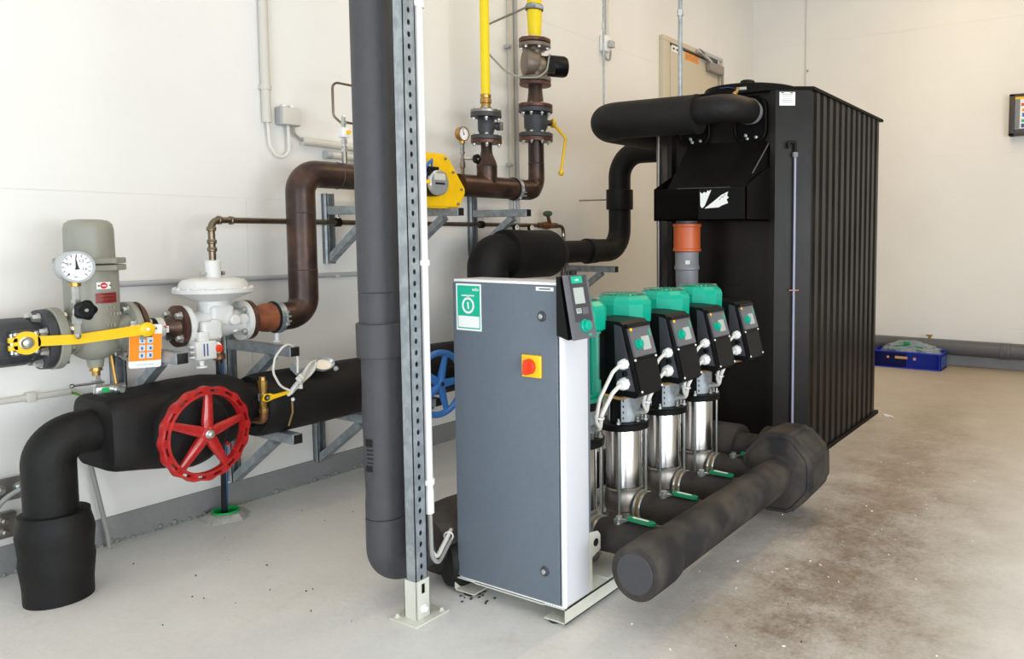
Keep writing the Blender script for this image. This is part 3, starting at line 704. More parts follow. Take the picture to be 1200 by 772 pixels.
# brown manifold pipe with tee, elbow
t = thing('brown_manifold_pipe', P(3.3, 1.4), 'level brown steel pipe with a tee, right of the yellow meter', 'pipe')
YR = 3.636
mk('level_pipe', MB().cyl(P(3.0, ZH), P(3.47, ZH), .0600, n=28), 'rust', t)
mk('elbow', MB().tube([P(3.47, ZH), P(YR, ZH), P(YR, 1.63)], [.0590]*6+[.055,.0525,.051,.050,.0495,.049,.0485,.048,.0475]+[.047]*30, .140, 28, seg=12), 'rust', t)
mk('riser', MB().cyl(P(YR, 1.63), P(YR, 1.765), .0470, n=28), 'rust', t)
mk('tee_branch', MB().lathe(P(3.216, ZH), (0,0,1), [(0, .056), (.115, .056)], 28), 'rust', t)
mk('tee_cone', MB().lathe(P(3.216, ZH+.115), (0,0,1), [(0, .056), (.02, .053), (.06, .036), (.08, .031), (.13, .030)], 28), 'rust', t)
for c, d, R in ((P(3.47, ZH), YD, .0595), (P(YR, 1.63), (0,0,1), .0475), (P(3.216, ZH+.115), (0,0,1), .056)):
    mk('weld_seam', MB().lathe(Vector(c)-Vector(d)*.003, d, [(0, R-.001), (.003, R+.003), (.006, R-.001)], 28), 'iron', t)
mk('flange', MB().lathe(P(3.216, 1.705), (0,0,1), [(0, .084), (.016, .085), (.018, .083)], 36), 'flange', t)
mk('flange', MB().lathe(P(YR, 1.760), (0,0,1), [(0, .100), (.020, .101), (.022, .099)], 36), 'flange', t)
k = clamp(P(3.44, ZH), YD, .0612, 'galvanised clamp round the brown pipe right of the tee')
mk('bolt', MB().lathe((AX+.045, 3.44, ZH-.055), (.5,0,.9), [(0,.009),(.010,.009),(.011,.005),(.050,.005),(.051,.009),(.062,.009)], 6), 'zinc', k)
mk('ear', MB().box((AX+.040, 3.43, ZH-.045), (AX+.085, 3.45, ZH-.037), .001).box((AX+.040, 3.43, ZH-.025), (AX+.085, 3.45, ZH-.017), .001), 'galv', k)
mk('foot', MB().lathe((AX, 3.44, 1.345), (0,0,1), [(0,.014),(.006,.014),(.007,.009),(.055,.009)], 10), 'galv', k)
gauge('pressure_gauge', (.335, 3.015, 1.735), .0385, 'small brass-rimmed dial gauge above the brown pipe by the meter', 1.52, (3.085, 1.607, .345), 110, .034, .026)

# small ball valve under the thin yellow pipe
def flanged_valve(y, zb, zt, RF, RB, n, label, fth=.028):
    t = thing('ball_valve', P(y, zb), label, 'valve')
    b = MB(); h = zt-zb
    b.lathe(P(y, zb+fth*.8), (0,0,1), [(0, RB*.85), (h*.08, RB*.82), (h*.22, RB), (h*.62, RB), (h*.66, RB*.9), (h*.80, RB*.82)], 28)
    mk('body', b, 'iron', t)
    mk('flange', MB().lathe(P(y, zb), (0,0,1), [(0, RF*.97), (.003, RF), (fth*.8, RF), (fth*.9, RF*.96)], 36), 'iron', t)
    mk('flange', MB().lathe(P(y, zt-fth*.9), (0,0,1), [(0, RF*.97), (.003, RF), (fth*.9, RF)], 36), 'iron', t)
    bolts(t, P(y, zb+fth*.85), (0,0,1), RF*.80, n, .010, .012, thick=fth*.85+.020, ph=PI/n, both=True)
    bolts(t, P(y, zt+.018), (0,0,1), RF*.80, n, .010, .012, thick=fth*.9+.020, ph=PI/n, both=True)
    return t
t = flanged_valve(3.216, 1.724, 1.872, .084, .046, 4, 'small dark grey ball valve without lever under the thin yellow pipe')
mk('stem_neck', MB().lathe(P(3.235, 1.808), (.45, .89, 0), [(0, .022), (.048, .020), (.05, .026), (.062, .026)], 16), 'iron', t)
mk('stem_end', MB().box((.315, 3.284, 1.785), (.345, 3.306, 1.832), .004), 'steelmatt', t)
t = thing('thin_yellow_pipe', P(3.216, 1.88), 'thin yellow gas pipe rising from the small ball valve', 'pipe')
mk('flange', MB().lathe(P(3.216, 1.873), (0,0,1), [(0, .082), (.003, .083), (.014, .083), (.017, .065), (.022, .036)], 36), 'steelmatt', t)
mk('fitting', MB().lathe(P(3.216, 1.893), (0,0,1), [(0, .031), (.012, .031), (.014, .026), (.03, .026), (.034, .031), (.056, .031), (.06, .027), (.072, .030), (.080, .030), (.082, .025)], 20), 'brass', t)
mk('tube', MB().cyl(P(3.216, 1.975), P(3.216, ZC), .0255, n=20), 'yellowpipe', t)
# big ball valve
t = flanged_valve(YR, 1.784, 1.955, .101, .070, 8, 'dark grey ball valve with a hanging yellow lever under the solenoid')
mk('stem_neck', MB().lathe(P(YR+.03, 1.878), (.5, .87, 0), [(0, .026), (.065, .018), (.075, .018)], 16), 'iron', t)
lv = MB(); d = Vector((.5, .87, 0)); s_ = Vector((.87, -.5, 0)); c = Vector(P(YR+.100, 1.878))+Vector((.040,0,0))
lv.lathe(c, d, [(0, .025), (.003, .028), (.014, .028), (.017, .024)], 20)
q = d.copy(); u_ = Vector((0.5, .87, 0)).cross(Vector((0,0,1)))
lv.tube([c+d*.008, c+d*.02+Vector((.03, .04, -.065)), c+d*.03+Vector((.035, .045, -.09)), c+d*.02+Vector((.03, .02, -.29))], [.010, .010, .010, .008], 0, 8)
lv.sphere(c+d*.02+Vector((.03, .02, -.30)), .018, 12, 8)
lv = mk('lever', lv, 'yellow', t, label='yellow cranked lever hanging down')
mk('lever_nut', MB().lathe(c+d*.017, d, [(0, .012), (.008, .010)], 6), 'cableblue', t)
# solenoid valve
t = thing('solenoid_valve', P(YR, 1.96), 'taupe solenoid gas valve with a fat black coil sticking out', 'valve')
mk('lower_flange', MB().lathe(P(YR, 1.958), (0,0,1), [(0, .099), (.003, .101), (.02, .101), (.022, .098)], 36), 'flange', t)
mk('reducer', MB().lathe(P(YR, 1.978), (0,0,1), [(0, .050), (.03, .047), (.08, .042), (.125, .041)], 28), 'rust', t)
for z, m in ((2.088, 'flange'), (2.116, 'gunmetal'), (2.312, 'gunmetal'), (2.340, 'flange')): mk('flange', MB().lathe(P(YR, z), (0,0,1), [(0, .091), (.003, .094), (.02, .094), (.022, .092)], 36), m, t)
mk('gasket', MB().lathe(P(YR, 2.109), (0,0,1), [(0, .090), (.008, .090)], 36).lathe(P(YR, 2.333), (0,0,1), [(0, .090), (.008, .090)], 36), 'blackp', t)
b = MB(); b.lathe(P(YR, 2.13), (0,0,1), [(0, .040), (.19, .040)], 24)
ax = Vector((.55, .83, 0)); cc = Vector(P(YR-.012, 2.222))
b.lathe(cc-ax*.062, ax, [(0, .066), (.004, .078), (.02, .083), (.075, .074), (.09, .056)], 30)
b.sphere(P(YR+.01, 2.20), .074, 18, 12, (1,1,1.0))
mk('body', b, 'gunmetal', t)
mk('cover_plate', MB().obox(cc-ax*.02+Vector((.83,-.55,0))*.066, ax, (0,0,1), Vector((.83,-.55,0)), .05, .055, .01), 'gunmetal', t)
for z in (2.155, 2.285): mk('plug', MB().lathe(P(YR-.02, z, AX+.03), (.85,-.5,0), [(0,.018),(.018,.018),(.022,.012)], 12), 'gunmetal', t)
co = Vector(P(YR+.075, 2.224)); cax = Vector((.50, .86, .03)).normalized()
mk('coil_box', MB().obox(co+cax*.00+Vector((.02,0,-.005)), cax, (0,0,1), Vector((.86,-.5,0)), .085, .095, .10), 'blackp', t)
mk('coil', MB().lathe(co+cax*.03, cax, [(0, .060), (.010, .064), (.10, .064), (.115, .058), (.116, .030), (.108, .026)], 32), 'blackp', t, label='fat black coil')
mk('coil_stud', MB().box((co.x+.05, co.y-.002, 2.19), (co.x+.058, co.y+.003, 2.25)), 'zinc', t)
bolts(t, P(YR, 2.115), (0,0,-1), .077, 6, .010, .012, ph=0)
bolts(t, P(YR, 2.312), (0,0,-1), .077, 6, .010, .012, ph=0)
bolts(t, P(YR, 2.362), (0,0,1), .070, 6, .010, .012, ph=PI/6)
mk('cable', MB().tube([(.345, YR+.085, 2.285), (.36, YR+.06, 2.27), (.39, YR+.00, 2.17), (.39, YR-.08, 2.115), (.36, YR-.22, 2.095), (.31, 3.36, 2.13), (.29, 3.262, 2.20), (.28, 3.24, 2.235)], .0055, .10, 8), 'cablegrey', t)
t = thing('wide_yellow_pipe', P(YR, 2.36), 'wider yellow gas pipe above the solenoid valve', 'pipe')
mk('tube', MB().lathe(P(YR, 2.362), (0,0,1), [(0, .036), (.06, .040), (.12, .044), (ZC-2.362, .044)], 24), 'yellowpipe', t)
k = clamp(P(YR, 2.545), (0,0,1), .0455, 'galvanised clamp round the wider yellow pipe')
mk('ear', MB().box((.335, YR-.075, 2.535), (.35, YR-.045, 2.558), .002), 'galv', k)
mk('wall_rod', MB().cyl((.0, 3.50, 2.44), (.30, YR-.05, 2.543), .0065, n=8), 'steelmatt', k)

# thin stainless impulse line with its valves
t = thing('impulse_pipe', P(2.6, 1.26), 'thin steel impulse pipe running level from the white regulator', 'pipe')
mk('tube', MB().tube([P(1.697, 1.10), P(1.697, 1.258), (.09, 2.413, 1.260), (.09, 3.93, 1.262)], .0125, .035, 12), 'bronze', t)
for z in (1.135, 1.165, 1.215): mk('fitting', MB().lathe(P(1.697, z), (0,0,1), [(0,.014),(.003,.017),(.014,.017),(.018,.014)], 12), 'bronze', t)
dv = Vector((-.21, .716, 0)).normalized()
for k in (.03, .09): mk('fitting', MB().lathe(Vector(P(1.697, 1.258))+dv*k, dv, [(0,.014),(.003,.017),(.014,.017),(.018,.014)], 12), 'bronze', t)
mk('tube', MB().tube([(.09, 4.0, 1.262), (.09, 4.155, 1.258), (.09, 4.157, .80)], .0125, .035, 12), 'bronze', t)
for y in (3.90, 4.06): mk('fitting', MB().lathe((.09, y, 1.262), YD, [(0,.015),(.003,.019),(.024,.019),(.028,.014)], 12), 'bronze', t)
mk('fitting', MB().lathe((.09, 4.157, 1.19), (0,0,1), [(0,.015),(.003,.018),(.02,.018)], 12), 'zinc', t)
for y in (3.66, 3.80):
    dd = mk('dial', MB().lathe((.10, y, 1.245), (1,0,0), [(0,.022),(.018,.022),(.020,.020)], 20), 'blackp', t, label='tiny round dial on the thin pipe')
    mk('dial_face', MB().lathe((.120, y, 1.245), (1,0,0), [(0,.018),(.001,.018)], 18), 'glassy', dd)
    mk('dial_needle', MB().box((.1212, y-.002, 1.243), (.1222, y+.003, 1.258)), 'ink' if y < 3.7 else 'labelred', dd)
t = thing('stop_valve', (.09, 3.97, 1.25), 'small bronze stop valve with a green handwheel above the black barrel', 'valve')
mk('body', MB().lathe((.09, 3.93, 1.262), YD, [(0,.018),(.02,.024),(.05,.027),(.08,.022),(.13,.018)], 14), 'copper', t)
mk('bonnet', MB().cyl((.095, 4.01, 1.265), (.13, 3.945, 1.332), .015, .011, 10), 'copper', t)
mk('handwheel', MB().lathe((.13, 3.945, 1.332), (.30, -.45, .80), [(0, .024), (.004, .031), (.010, .031), (.014, .022)], 18), 'greendark', t, label='small dark green handwheel')
for y, lab in ((2.413, 'small clip hanging under the left bracket arm, holding the thin pipe'), (3.381, 'small clip hanging under the right bracket arm, holding the thin pipe')):
    k = thing('hanging_clip', (.09, y, 1.24), lab, 'clip', 'hanging clips')
    mk('ring', MB().ring((.09, y-.012, 1.261), YD, .022, .0125, .024, 18), 'blackp', k)
    mk('rod', MB().cyl((.09, y, 1.28), (.09, y, 1.30), .006, n=8).lathe((.09, y, 1.285), (0,0,1), [(0,.01),(.01,.01)], 6), 'zinc', k)

# ================================================================ LAGGED WATER LINE LOW ON THE LEFT WALL
WX, WZ = .36, .525
def wob(c, d, prof, n=36, amp=.03, seed=1, dents=3):
    # soft lagging: a lathe whose radius wanders a little
    u, v, d = frame(d); c = Vector(c); R = []; rr = random.Random(seed)
    ph = [rr.uniform(0, 6.28) for _ in range(4)]
    for h, r in prof:
        R.append([c+d*h+(u*math.cos(2*PI*k/n)+v*math.sin(2*PI*k/n))*r*(1+amp*(math.sin(2*2*PI*k/n+ph[0]+h*9)*.5+math.sin(3*2*PI*k/n+ph[1]-h*13)*.4+math.sin(h*40+ph[2])*.25)) for k in range(n)])
    m = MB(); m.rings(R); return m
t = thing('lagged_pipe', (WX, 1.118, 0), 'black foam-lagged water pipe rising from the floor and bending level', 'pipe')
mk('foot_sleeve', wob((WX, 1.118, 0), (0,0,1), [(0, .094), (.01, .095), (.05, .0955), (.09, .099), (.13, .103), (.155, .100), (.19, .103), (.225, .107), (.25, .103), (.275, .097), (.292, .096), (.294, .075)], 40, .012, 3), 'foam', t, label='wide bulging foam sleeve at the floor')
mk('elbow', MB().tube([(WX, 1.110, .285), (WX, 1.110, WZ+.012), (WX, 1.28, WZ+.012)], .0735, .155, 32, seg=14), 'foam', t)
t = thing('lagged_gate_valve', (WX, 1.48, .34), 'black foam-boxed gate valve with a large red handwheel', 'valve')
b = MB(); R = []
def rbox(y, x0, x1, z0, z1, r, n=5):
    p = []
    for cx, cz, a0 in ((x1-r, z0+r, -90), (x1-r, z1-r, 0), (x0+r, z1-r, 90), (x0+r, z0+r, 180)):
        for k in range(n+1):
            a = math.radians(a0+90*k/n); p.append((cx+r*math.cos(a), y, cz+r*math.sin(a)))
    return p
for y, x0, x1, z0, z1, r in ((1.238, .235, .465, .425, .625, .05), (1.244, .215, .490, .405, .640, .055), (1.262, .210, .497, .398, .648, .055), (1.33, .21, .495, .385, .648, .06), (1.42, .21, .49, .365, .650, .07), (1.52, .21, .485, .355, .662, .09), (1.62, .22, .478, .37, .665, .10), (1.70, .235, .47, .395, .655, .11), (1.742, .25, .46, .42, .635, .10), (1.75, .28, .43, .45, .60, .07)):
    R.append(rbox(y, x0, x1, z0, z1, r))
b.rings(R); mk('lagging', b, 'foam', t)
mk('bonnet_lagging', wob((.44, 1.49, .500), (1,0,0), [(0, .142), (.05, .136), (.075, .125), (.088, .110), (.090, .05)], 32, .02, 6), 'foam', t)
mk('neck_lagging', wob((WX+.02, 1.735, WZ+.01), (0,1,0), [(0, .085), (.06, .075), (.09, .07)], 28, .02, 7), 'foam', t)
mk('stem', MB().cyl((.50, 1.487, .500), (.595, 1.487, .500), .016, n=14), 'steelmatt', t)
def handwheel(parent, c, R, m, spokes, ph, slots, tilt=0):
    n = 120; c = Vector(c); mb = MB()
    def pt(a, r, x): return c+Vector((x, r*math.cos(a), r*math.sin(a)))
    rm = Matrix.Rotation(math.radians(tilt), 3, 'Z')
    def tr(p): return c+rm @ (Vector(p)-c)
    def wav(a): return 1+.018*math.cos(a*slots) if slots else 1
    if slots:
        # scalloped rim with cut-out slots: an outer and an inner web joined by bridges
        def band(ro, ri, x0, x1, w0, w1):
            rings = []
            for k in range(n):
                a = 2*PI*k/n
                rings.append([pt(a, ro*(wav(a) if w0 else 1), x0), pt(a, ro*(wav(a) if w0 else 1), x1), pt(a, ri, x1+.002), pt(a, ri, x0-.001)])
            mb.rings(rings, False, True)
        band(R, R*.945, -.010, .012, True, False)
        band(R*.885, R*.83, -.010, .012, False, False)
        for k in range(slots):
            a0 = 2*PI*(k)/slots
            rings = []
            for j in range(7):
                a = a0+(j-3)*2*PI/slots*.062*1.3
                rings.append([pt(a, R*.955, -.009), pt(a, R*.955, .012), pt(a, R*.875, .013), pt(a, R*.875, -.009)])
            mb.rings(rings)
        mb.v = [tr(p) for p in mb.v]; mk('rim', mb, m, parent, ang=50)
    else:
        mb.tube([pt(2*PI*k/48, R*.9, 0) for k in range(48)], R*.095, 0, 14, closed=True); mb.v = [tr(p) for p in mb.v]; mk('rim', mb, m, parent)
    for k in range(spokes):
        a = ph+2*PI*k/spokes; d = Vector((0, math.cos(a), math.sin(a))); e = Vector((0, -math.sin(a), math.cos(a)))
        rings = []
        for f, wd, hx in ((.10, .105, .018), (.25, .110, .020), (.55, .092, .016), (.78, .080, .012), (.86, .095, .011)):
            p = c+d*R*f+Vector((.010*(1-f), 0, 0)); wv = e*R*wd; h = Vector((hx*.55, 0, 0))
            rings.append([p-wv-h, p-wv*1.0+h*.3, p-wv*.45+h, p+wv*.45+h, p+wv+h*.3, p+wv-h])
        s_ = MB(); s_.rings(rings); s_.v = [tr(p) for p in s_.v]; mk('spoke', s_, m, parent)
    h = MB(); h.lathe(c+Vector((-.018, 0, 0)), (1,0,0), [(0, R*.14), (.02, R*.16), (.038, R*.15), (.042, R*.12)], 24); mk('hub', h, m, parent)
WC = (.592, 1.487, .500)
handwheel(t, WC, .166, 'red', 5, math.radians(84), 16, 8)
mk('hub_nut', MB().lathe((.616, 1.487, .500), (1,0,0), [(0, .016), (.003, .016), (.004, .011), (.013, .011), (.016, .007)], 12), 'zinc', t)
tx = text('cast_mark', 'DN 80', .017, (.609, 1.487+.075, .500-.060), RX, 'red', t, .0012); tx.rotation_euler = (PI/2-0, math.radians(40), PI/2)

t = thing('lagged_barrel', (WX, 2.1, .39), 'long fat foam-lagged pipe running right behind the dark riser', 'pipe')
mk('lagging', wob((WX, 1.795, WZ-.012), YD, [(0, .06), (.002, .118), (.012, .126), (.03, .128), (.25, .127), (.5, .125), (.60, .127), (.605, .122)], 40, .014, 9), 'foam', t)
mk('end_ring', MB().ring((WX, 1.788, WZ-.012), YD, .120, .082, .01, 36), 'foam', t)
mk('tie_wire', MB().tube([(WX+.129, 1.885, WZ+.015), (WX+.130, 1.885, WZ-.04), (WX+.10, 1.885, WZ-.10)], .004, n=6), 'cablebrown', t)
mk('tie_bead', MB().sphere((WX+.134, 1.885, WZ+.012), .008, 8, 6), 'whitep', t)
t = thing('drain_valve', (.47, 1.77, .45), 'small brass drain valve with a short yellow lever beside the red wheel', 'valve')
mk('elbow', MB().tube([(.40, 1.772, .470), (.475, 1.772, .470), (.475, 1.772, .52)], .016, .022, 14), 'copper', t)
mk('body', MB().lathe((.475, 1.772, .50), (0,0,1), [(0,.015),(.006,.018),(.02,.018),(.022,.014),(.05,.015),(.055,.019),(.078,.019),(.08,.015),(.10,.016),(.115,.018),(.128,.018),(.13,.013),(.145,.012)], 8), 'brass', t)
mk('nut', MB().lathe((.475, 1.772, .552), (0,0,1), [(0,.020),(.028,.020)], 6), 'zinc', t)
lv = MB(); lv.prism([(.497, 1.752, .557), (.497, 1.772, .549), (.497, 1.80, .556), (.497, 1.872, .566), (.497, 1.874, .578), (.497, 1.80, .573), (.497, 1.785, .580), (.497, 1.760, .580)], (.006,0,0)); lv.cyl((.49, 1.772, .565), (.503, 1.772, .565), .012, n=14)
lv = mk('lever', lv, 'yellow', t, label='short yellow lever'); mk('lever_screw', MB().cyl((.503, 1.772, .565), (.507, 1.772, .565), .007, n=8), 'zinc', lv)

# sensor head and coiled lead lying on the lagging
t = thing('sensor_head', (.43, 2.06, .62), 'open pale grey sensor head with a coiled white lead on the black lagging', 'sensor')
def dish(c, nrm, a, bb, m, nm, **k):
    c = Vector(c); u, v, d = frame(nrm); R = []
    for h, f in ((0, .80), (.004, .95), (.018, 1.0), (.022, .97), (.014, .86), (.010, .78)):
        R.append([c+d*h+u*(a*f*math.cos(2*PI*i/28))+v*(bb*f*math.sin(2*PI*i/28)) for i in range(28)])
    mb = MB(); mb.rings(R); return mk(nm, mb, m, t, **k)
dish((.445, 2.055, .645), (.80, -.1, .60), .048, .032, 'silver', 'lid', label='open oval lid')
mk('head', MB().obox((.43, 1.975, .648), (0,1,0), (.5,0,.86), (.86,0,-.5), .075, .035, .05), 'greyp', t)
mk('lid_hinge', MB().cyl((.46, 2.008, .652), (.46, 2.018, .680), .008, n=8).sphere((.47, 2.103, .628), .011, 8, 6), 'greyp', t)
loops = MB()
A_ = Vector((.500, 1.866, .563)); B_ = Vector((.470, 2.008, .680)); e_ = (B_-A_).normalized(); s_ = Vector((.25, -.6, .75)).normalized(); s_ = (s_-e_*s_.dot(e_)).normalized()
for k in range(5):
    ps = []; c_ = (A_+B_)/2+e_*(.004*k-.008)+Vector((.003*k, 0, 0)); hl = (B_-A_).length/2-.005*k
    for j in range(28):
        a_ = 2*PI*j/28; pinch = .35+.65*abs(math.cos(a_)+.35)/1.35
        ps.append(c_+e_*(hl*math.cos(a_))+s_*((.012+.004*k)*math.sin(a_)*pinch)+Vector((.004*math.sin(2*a_+k), 0, 0)))
    loops.tube(ps, .0045, 0, 6, closed=True)
mk('coiled_lead', loops, 'cablewhite', t, kind='stuff')
K_ = Vector((.506, 1.905, .612))
mk('lead_knot', MB().tube([K_+s_*.02, K_+Vector((.012, 0, 0)), K_-s_*.02, K_-s_*.02-Vector((.0, .0, .02))], .008, .01, 8), 'cablewhite', t)
mk('lead_knot', MB().tube([K_+s_*.018+e_*.016, K_+Vector((.013, 0, 0))+e_*.014, K_-s_*.018+e_*.012], .008, .01, 8), 'cablewhite', t)
mk('lead', MB().tube([(.505, 1.87, .575), (.50, 1.83, .60), (.495, 1.803, .66), (.495, 1.815, .72), (.49, 1.86, .762), (.48, 1.902, .757), (.485, 1.918, .70), (.49, 1.912, .64)], .0045, .06, 8), 'cablewhite', t)

# lagged line goes on behind the riser: blue-wheel valve, then up to the fat barrel and away
t = thing('lagged_gate_valve', (WX, 2.72, .36), 'black lagged gate valve with a blue handwheel beside the grey cabinet', 'valve')
mk('lagging', wob((WX, 2.402, WZ-.008), YD, [(0, .118), (.004, .128), (.05, .130), (.2, .129), (.4, .130), (.55, .128), (.62, .116), (.625, .10)], 32, .02, 12), 'foam', t)
mk('stem', MB().cyl((.45, 2.60, .486), (.585, 2.60, .486), .014, n=12), 'steelmatt', t)
mk('bonnet', MB().lathe((.36, 2.60, .486), (1,0,0), [(0, .09), (.09, .07), (.10, .045), (.16, .03)], 24), 'blackp', t)
handwheel(t, (.572, 2.585, .490), .165, 'blue', 5, math.radians(0), 0)
mk('hub_hole', MB().cyl((.595, 2.585, .490), (.5975, 2.585, .490), .010, n=12), 'ink', t)
UX, UZ = .35, 1.092
t = thing('lagged_elbow_pipe', (UX, 3.1, .5), 'fat black lagged pipe and elbow rising behind the grey cabinet', 'pipe')
mk('elbow', MB().tube([(UX, 3.158, WZ), (UX, 3.158, .93), (UX, 3.158, UZ), (UX, 3.40, UZ)], .112, .20, 32, seg=12), 'foam', t)
mk('low_elbow', MB().tube([(UX, 3.03, WZ), (UX, 3.158, WZ), (UX, 3.158, .70)], .110, .095, 28), 'foam', t)
mk('fat_sleeve', wob((UX, 3.285, UZ-.004), YD, [(0, .115), (.003, .140), (.02, .1425), (.2, .1410), (.38, .1430), (.40, .137), (.45, .112), (.49, .085)], 40, .008, 15), 'foam', t)
t = thing('lagged_pipe', (UX, 4.2, 1.02), 'black lagged pipe running level then turning up toward the tank', 'pipe')
mk('level_pipe', MB().cyl((UX, 3.74, UZ), (UX, 4.30, UZ+.004), .0705, n=28), 'foam', t)
mk('collar', MB().lathe((UX, 4.06, UZ+.002), YD, [(0, .078), (.004, .083), (.10, .080)], 28), 'foam', t)
mk('lower_elbow', MB().tube([(UX, 4.15, UZ+.004), (UX, 4.455, UZ+.004), (UX, 4.455, 1.42)], .0765, .17, 28, seg=12), 'foam', t)
mk('collar', MB().lathe((UX, 4.455, 1.375), (0,0,1), [(0, .090), (.003, .093), (.135, .093), (.138, .088)], 32), 'foam', t)
mk('upper_elbow', MB().tube([(UX, 4.455, 1.42), (UX, 4.455, 1.762), (1.06, 4.455, 1.762)], .0765, .18, 28, seg=12), 'foam', t)
mk('support_rod', MB().cyl((.002, 4.457, 1.445), (.26, 4.457, 1.445), .005, n=8), 'steelmatt', t, label='thin rod to the wall')

# ---------------------------------------------------------------- small things low on the left
t = thing('water_tube', (.12, 1.80, 0), 'thin black plastic water tube rising from a green sleeve in the floor', 'pipe')
mk('tube', MB().tube([(.118, 1.802, -.02), (.150, 1.790, .19), (.20, 1.762, .45), (.20, 1.762, .70)], .0135, .3, 14), 'pe', t)
mk('stripe', MB().tube([(.131, 1.805, -.0), (.163, 1.793, .19), (.2135, 1.765, .45), (.2135, 1.765, .68)], .0022, .3, 6), 'peblue', t)
mk('joint', MB().lathe((.20, 1.762, .69), (0,0,1), [(0,.018),(.006,.024),(.02,.024),(.03,.017),(.08,.015)], 14), 'copper', t)
t = thing('floor_sleeve', (.10, 1.81, 0), 'green sleeve with a rough mortar collar in the floor', 'sleeve')
g_ = MB()
for k in range(4): g_.ring((.112, 1.812, .0085*k), (0,0,1), .053-.001*(k % 2), .046+.002*(k % 2), .0085, 32)
mk('ring', g_, 'greensleeve', t)
mk('opening', MB().lathe((.112, 1.812, .001), (0,0,1), [(0, .047), (.001, .047)], 24), 'ink', t, label='black disc for the shaded depth inside the green sleeve')  # flat black disc stands in for the shade down the sleeve
c = MB(); R = []
for h, r0 in ((0, .090), (.008, .084), (.024, .068), (.026, .054), (.0, .054)):
    R.append([(.112+r0*(1+(.07*math.sin(5*a_)+.05*math.sin(11*a_) if r0 > .06 else 0))*math.cos(a_), 1.812+r0*(1+(.07*math.sin(5*a_)+.05*math.sin(11*a_) if r0 > .06 else 0))*math.sin(a_), h) for a_ in [2*PI*i/36 for i in range(36)]])
c.rings(R, False); mk('mortar_collar', c, 'concrete', t)
T(mk('floor_cable', MB().tube([(.05, 1.33, .50), (.045, 1.352, .36), (.05, 1.368, .25), (.055, 1.395, .06), (.057, 1.40, -.01)], .0085, .15, 8), 'cablegrey'), 'grey cable dropping into the floor right of the wide foam sleeve', 'cable')
for (y, z, lab) in ((1.10, .318, 'upper two-bolt steel wall plate behind the foam sleeve'), (1.094, .186, 'lower two-bolt steel wall plate behind the foam sleeve')):
    t = thing('wall_plate', (0, y, z), lab, 'plate', 'wall plates')
    if z > .2:
        mk('plate', MB().box((.03, y-.055, z-.045), (.036, y+.10, z+.035), .004), 'steelmatt', t)
        for dy in (-.015, .04): mk('bolt', MB().lathe((.036, y+dy, z-.002), (1,0,0), [(0,.017),(.003,.017),(.004,.012),(.016,.012),(.019,.007)], 12), 'zinc', t)
        mk('back_plate', MB().box((0, y-.04, z-.02), (.03, y+.09, z+.02)), 'steelmatt', t)
    else:
        mk('plate', MB().box((.0, y-.026, z-.045), (.036, y+.035, z+.045), .006), 'steelmatt', t)
        for dz in (-.02, .02): mk('bolt', MB().lathe((.036, y-.003, z+dz), (1,0,0), [(0,.015),(.003,.015),(.004,.011),(.016,.011),(.019,.007)], 12), 'steelmatt', t)
T(mk('loop_cable', MB().tube([(.03, .90, .12), (.06, 1.035, .22), (.10, 1.075, .30), (.13, 1.12, .335), (.16, 1.20, .34)], .0085, .12, 8), 'cablegrey'), 'grey cable looping past the wall plates at the left edge', 'cable')

# ================================================================ DARK RISER, SOCK, POST
t = thing('lagged_riser', (1.32, 1.651, .02), 'tall dark grey foam-lagged riser pipe in front of the wall', 'pipe')
RXc, RYc = 1.320, 1.651
mk('upper_lagging', MB().lathe((RXc, RYc, 1.0186), (0,0,1), [(0, .0610), (.002, .0631), (.06, .0634), (1.0, .0648), (ZC-1.0186, .066)], 40), 'foamgrey', t)
mk('middle_lagging', MB().lathe((RXc, RYc, .9146), (0,0,1), [(0, .0624), (.102, .0631), (.104, .061)], 40), 'foamgrey', t)
mk('collar', MB().lathe((RXc+.004, RYc, .8126), (0,0,1), [(0, .0718), (.002, .0747), (.106, .0752), (.108, .0728)], 40), 'foamgrey', t, label='wider foam collar')
mk('lower_lagging', MB().lathe((RXc+.005, RYc, .289), (0,0,1), [(0, .0586), (.003, .062), (.047, .062), (.085, .0595), (.132, .0614), (.18, .0643), (.217, .062), (.265, .0624), (.34, .0647), (.416, .0624), (.5236, .0629)], 40), 'foamgrey', t)
mk('elbow', MB().tube([(RXc+.005, RYc, .289), (RXc+.005, RYc, .118), (RXc+.012, 1.79, .122), (RXc+.015, 1.84, .124)], .063, [.118, .3], 36, seg=14), 'foamgrey', t)
def skin(a0, a1, z0, z1, R, nm):
    mb = MB(); n = 5; ps = [(RXc+.005+R*math.cos(math.radians(a0+(a1-a0)*i/n)), RYc+R*math.sin(math.radians(a0+(a1-a0)*i/n))) for i in range(n+1)]
    for (xa, ya), (xb, yb) in zip(ps, ps[1:]): mb.add([(xa,ya,z0),(xb,yb,z0),(xb,yb,z1),(xa,ya,z1)], [(0,1,2,3)])
    mk(nm, mb, 'foam', t)
skin(-97, -72, .530, .555, .0648, 'printed_mark'); skin(-97, -72, .450, .470, .0658, 'printed_mark')
for k in range(4): skin(-92, -70, .477+k*.0135, .481+k*.0135, .0652, 'printed_mark')
t = thing('foam_sock', (1.36, 1.90, .0), 'crumpled black foam sock on the pipe end behind the white conduit', 'lagging')
mk('sleeve', wob((1.345, 1.80, .140), (.10, .98, .04), [(0, .06), (.004, .10), (.03, .118), (.08, .128), (.14, .130), (.22, .122), (.24, .09)], 36, .045, 21), 'foamdust', t)
mk('loose_flap', wob((1.42, 1.80, .088), (.35, .93, 0), [(0, .02), (.01, .070), (.05, .086), (.12, .080), (.14, .03)], 24, .10, 27), 'foam', t)
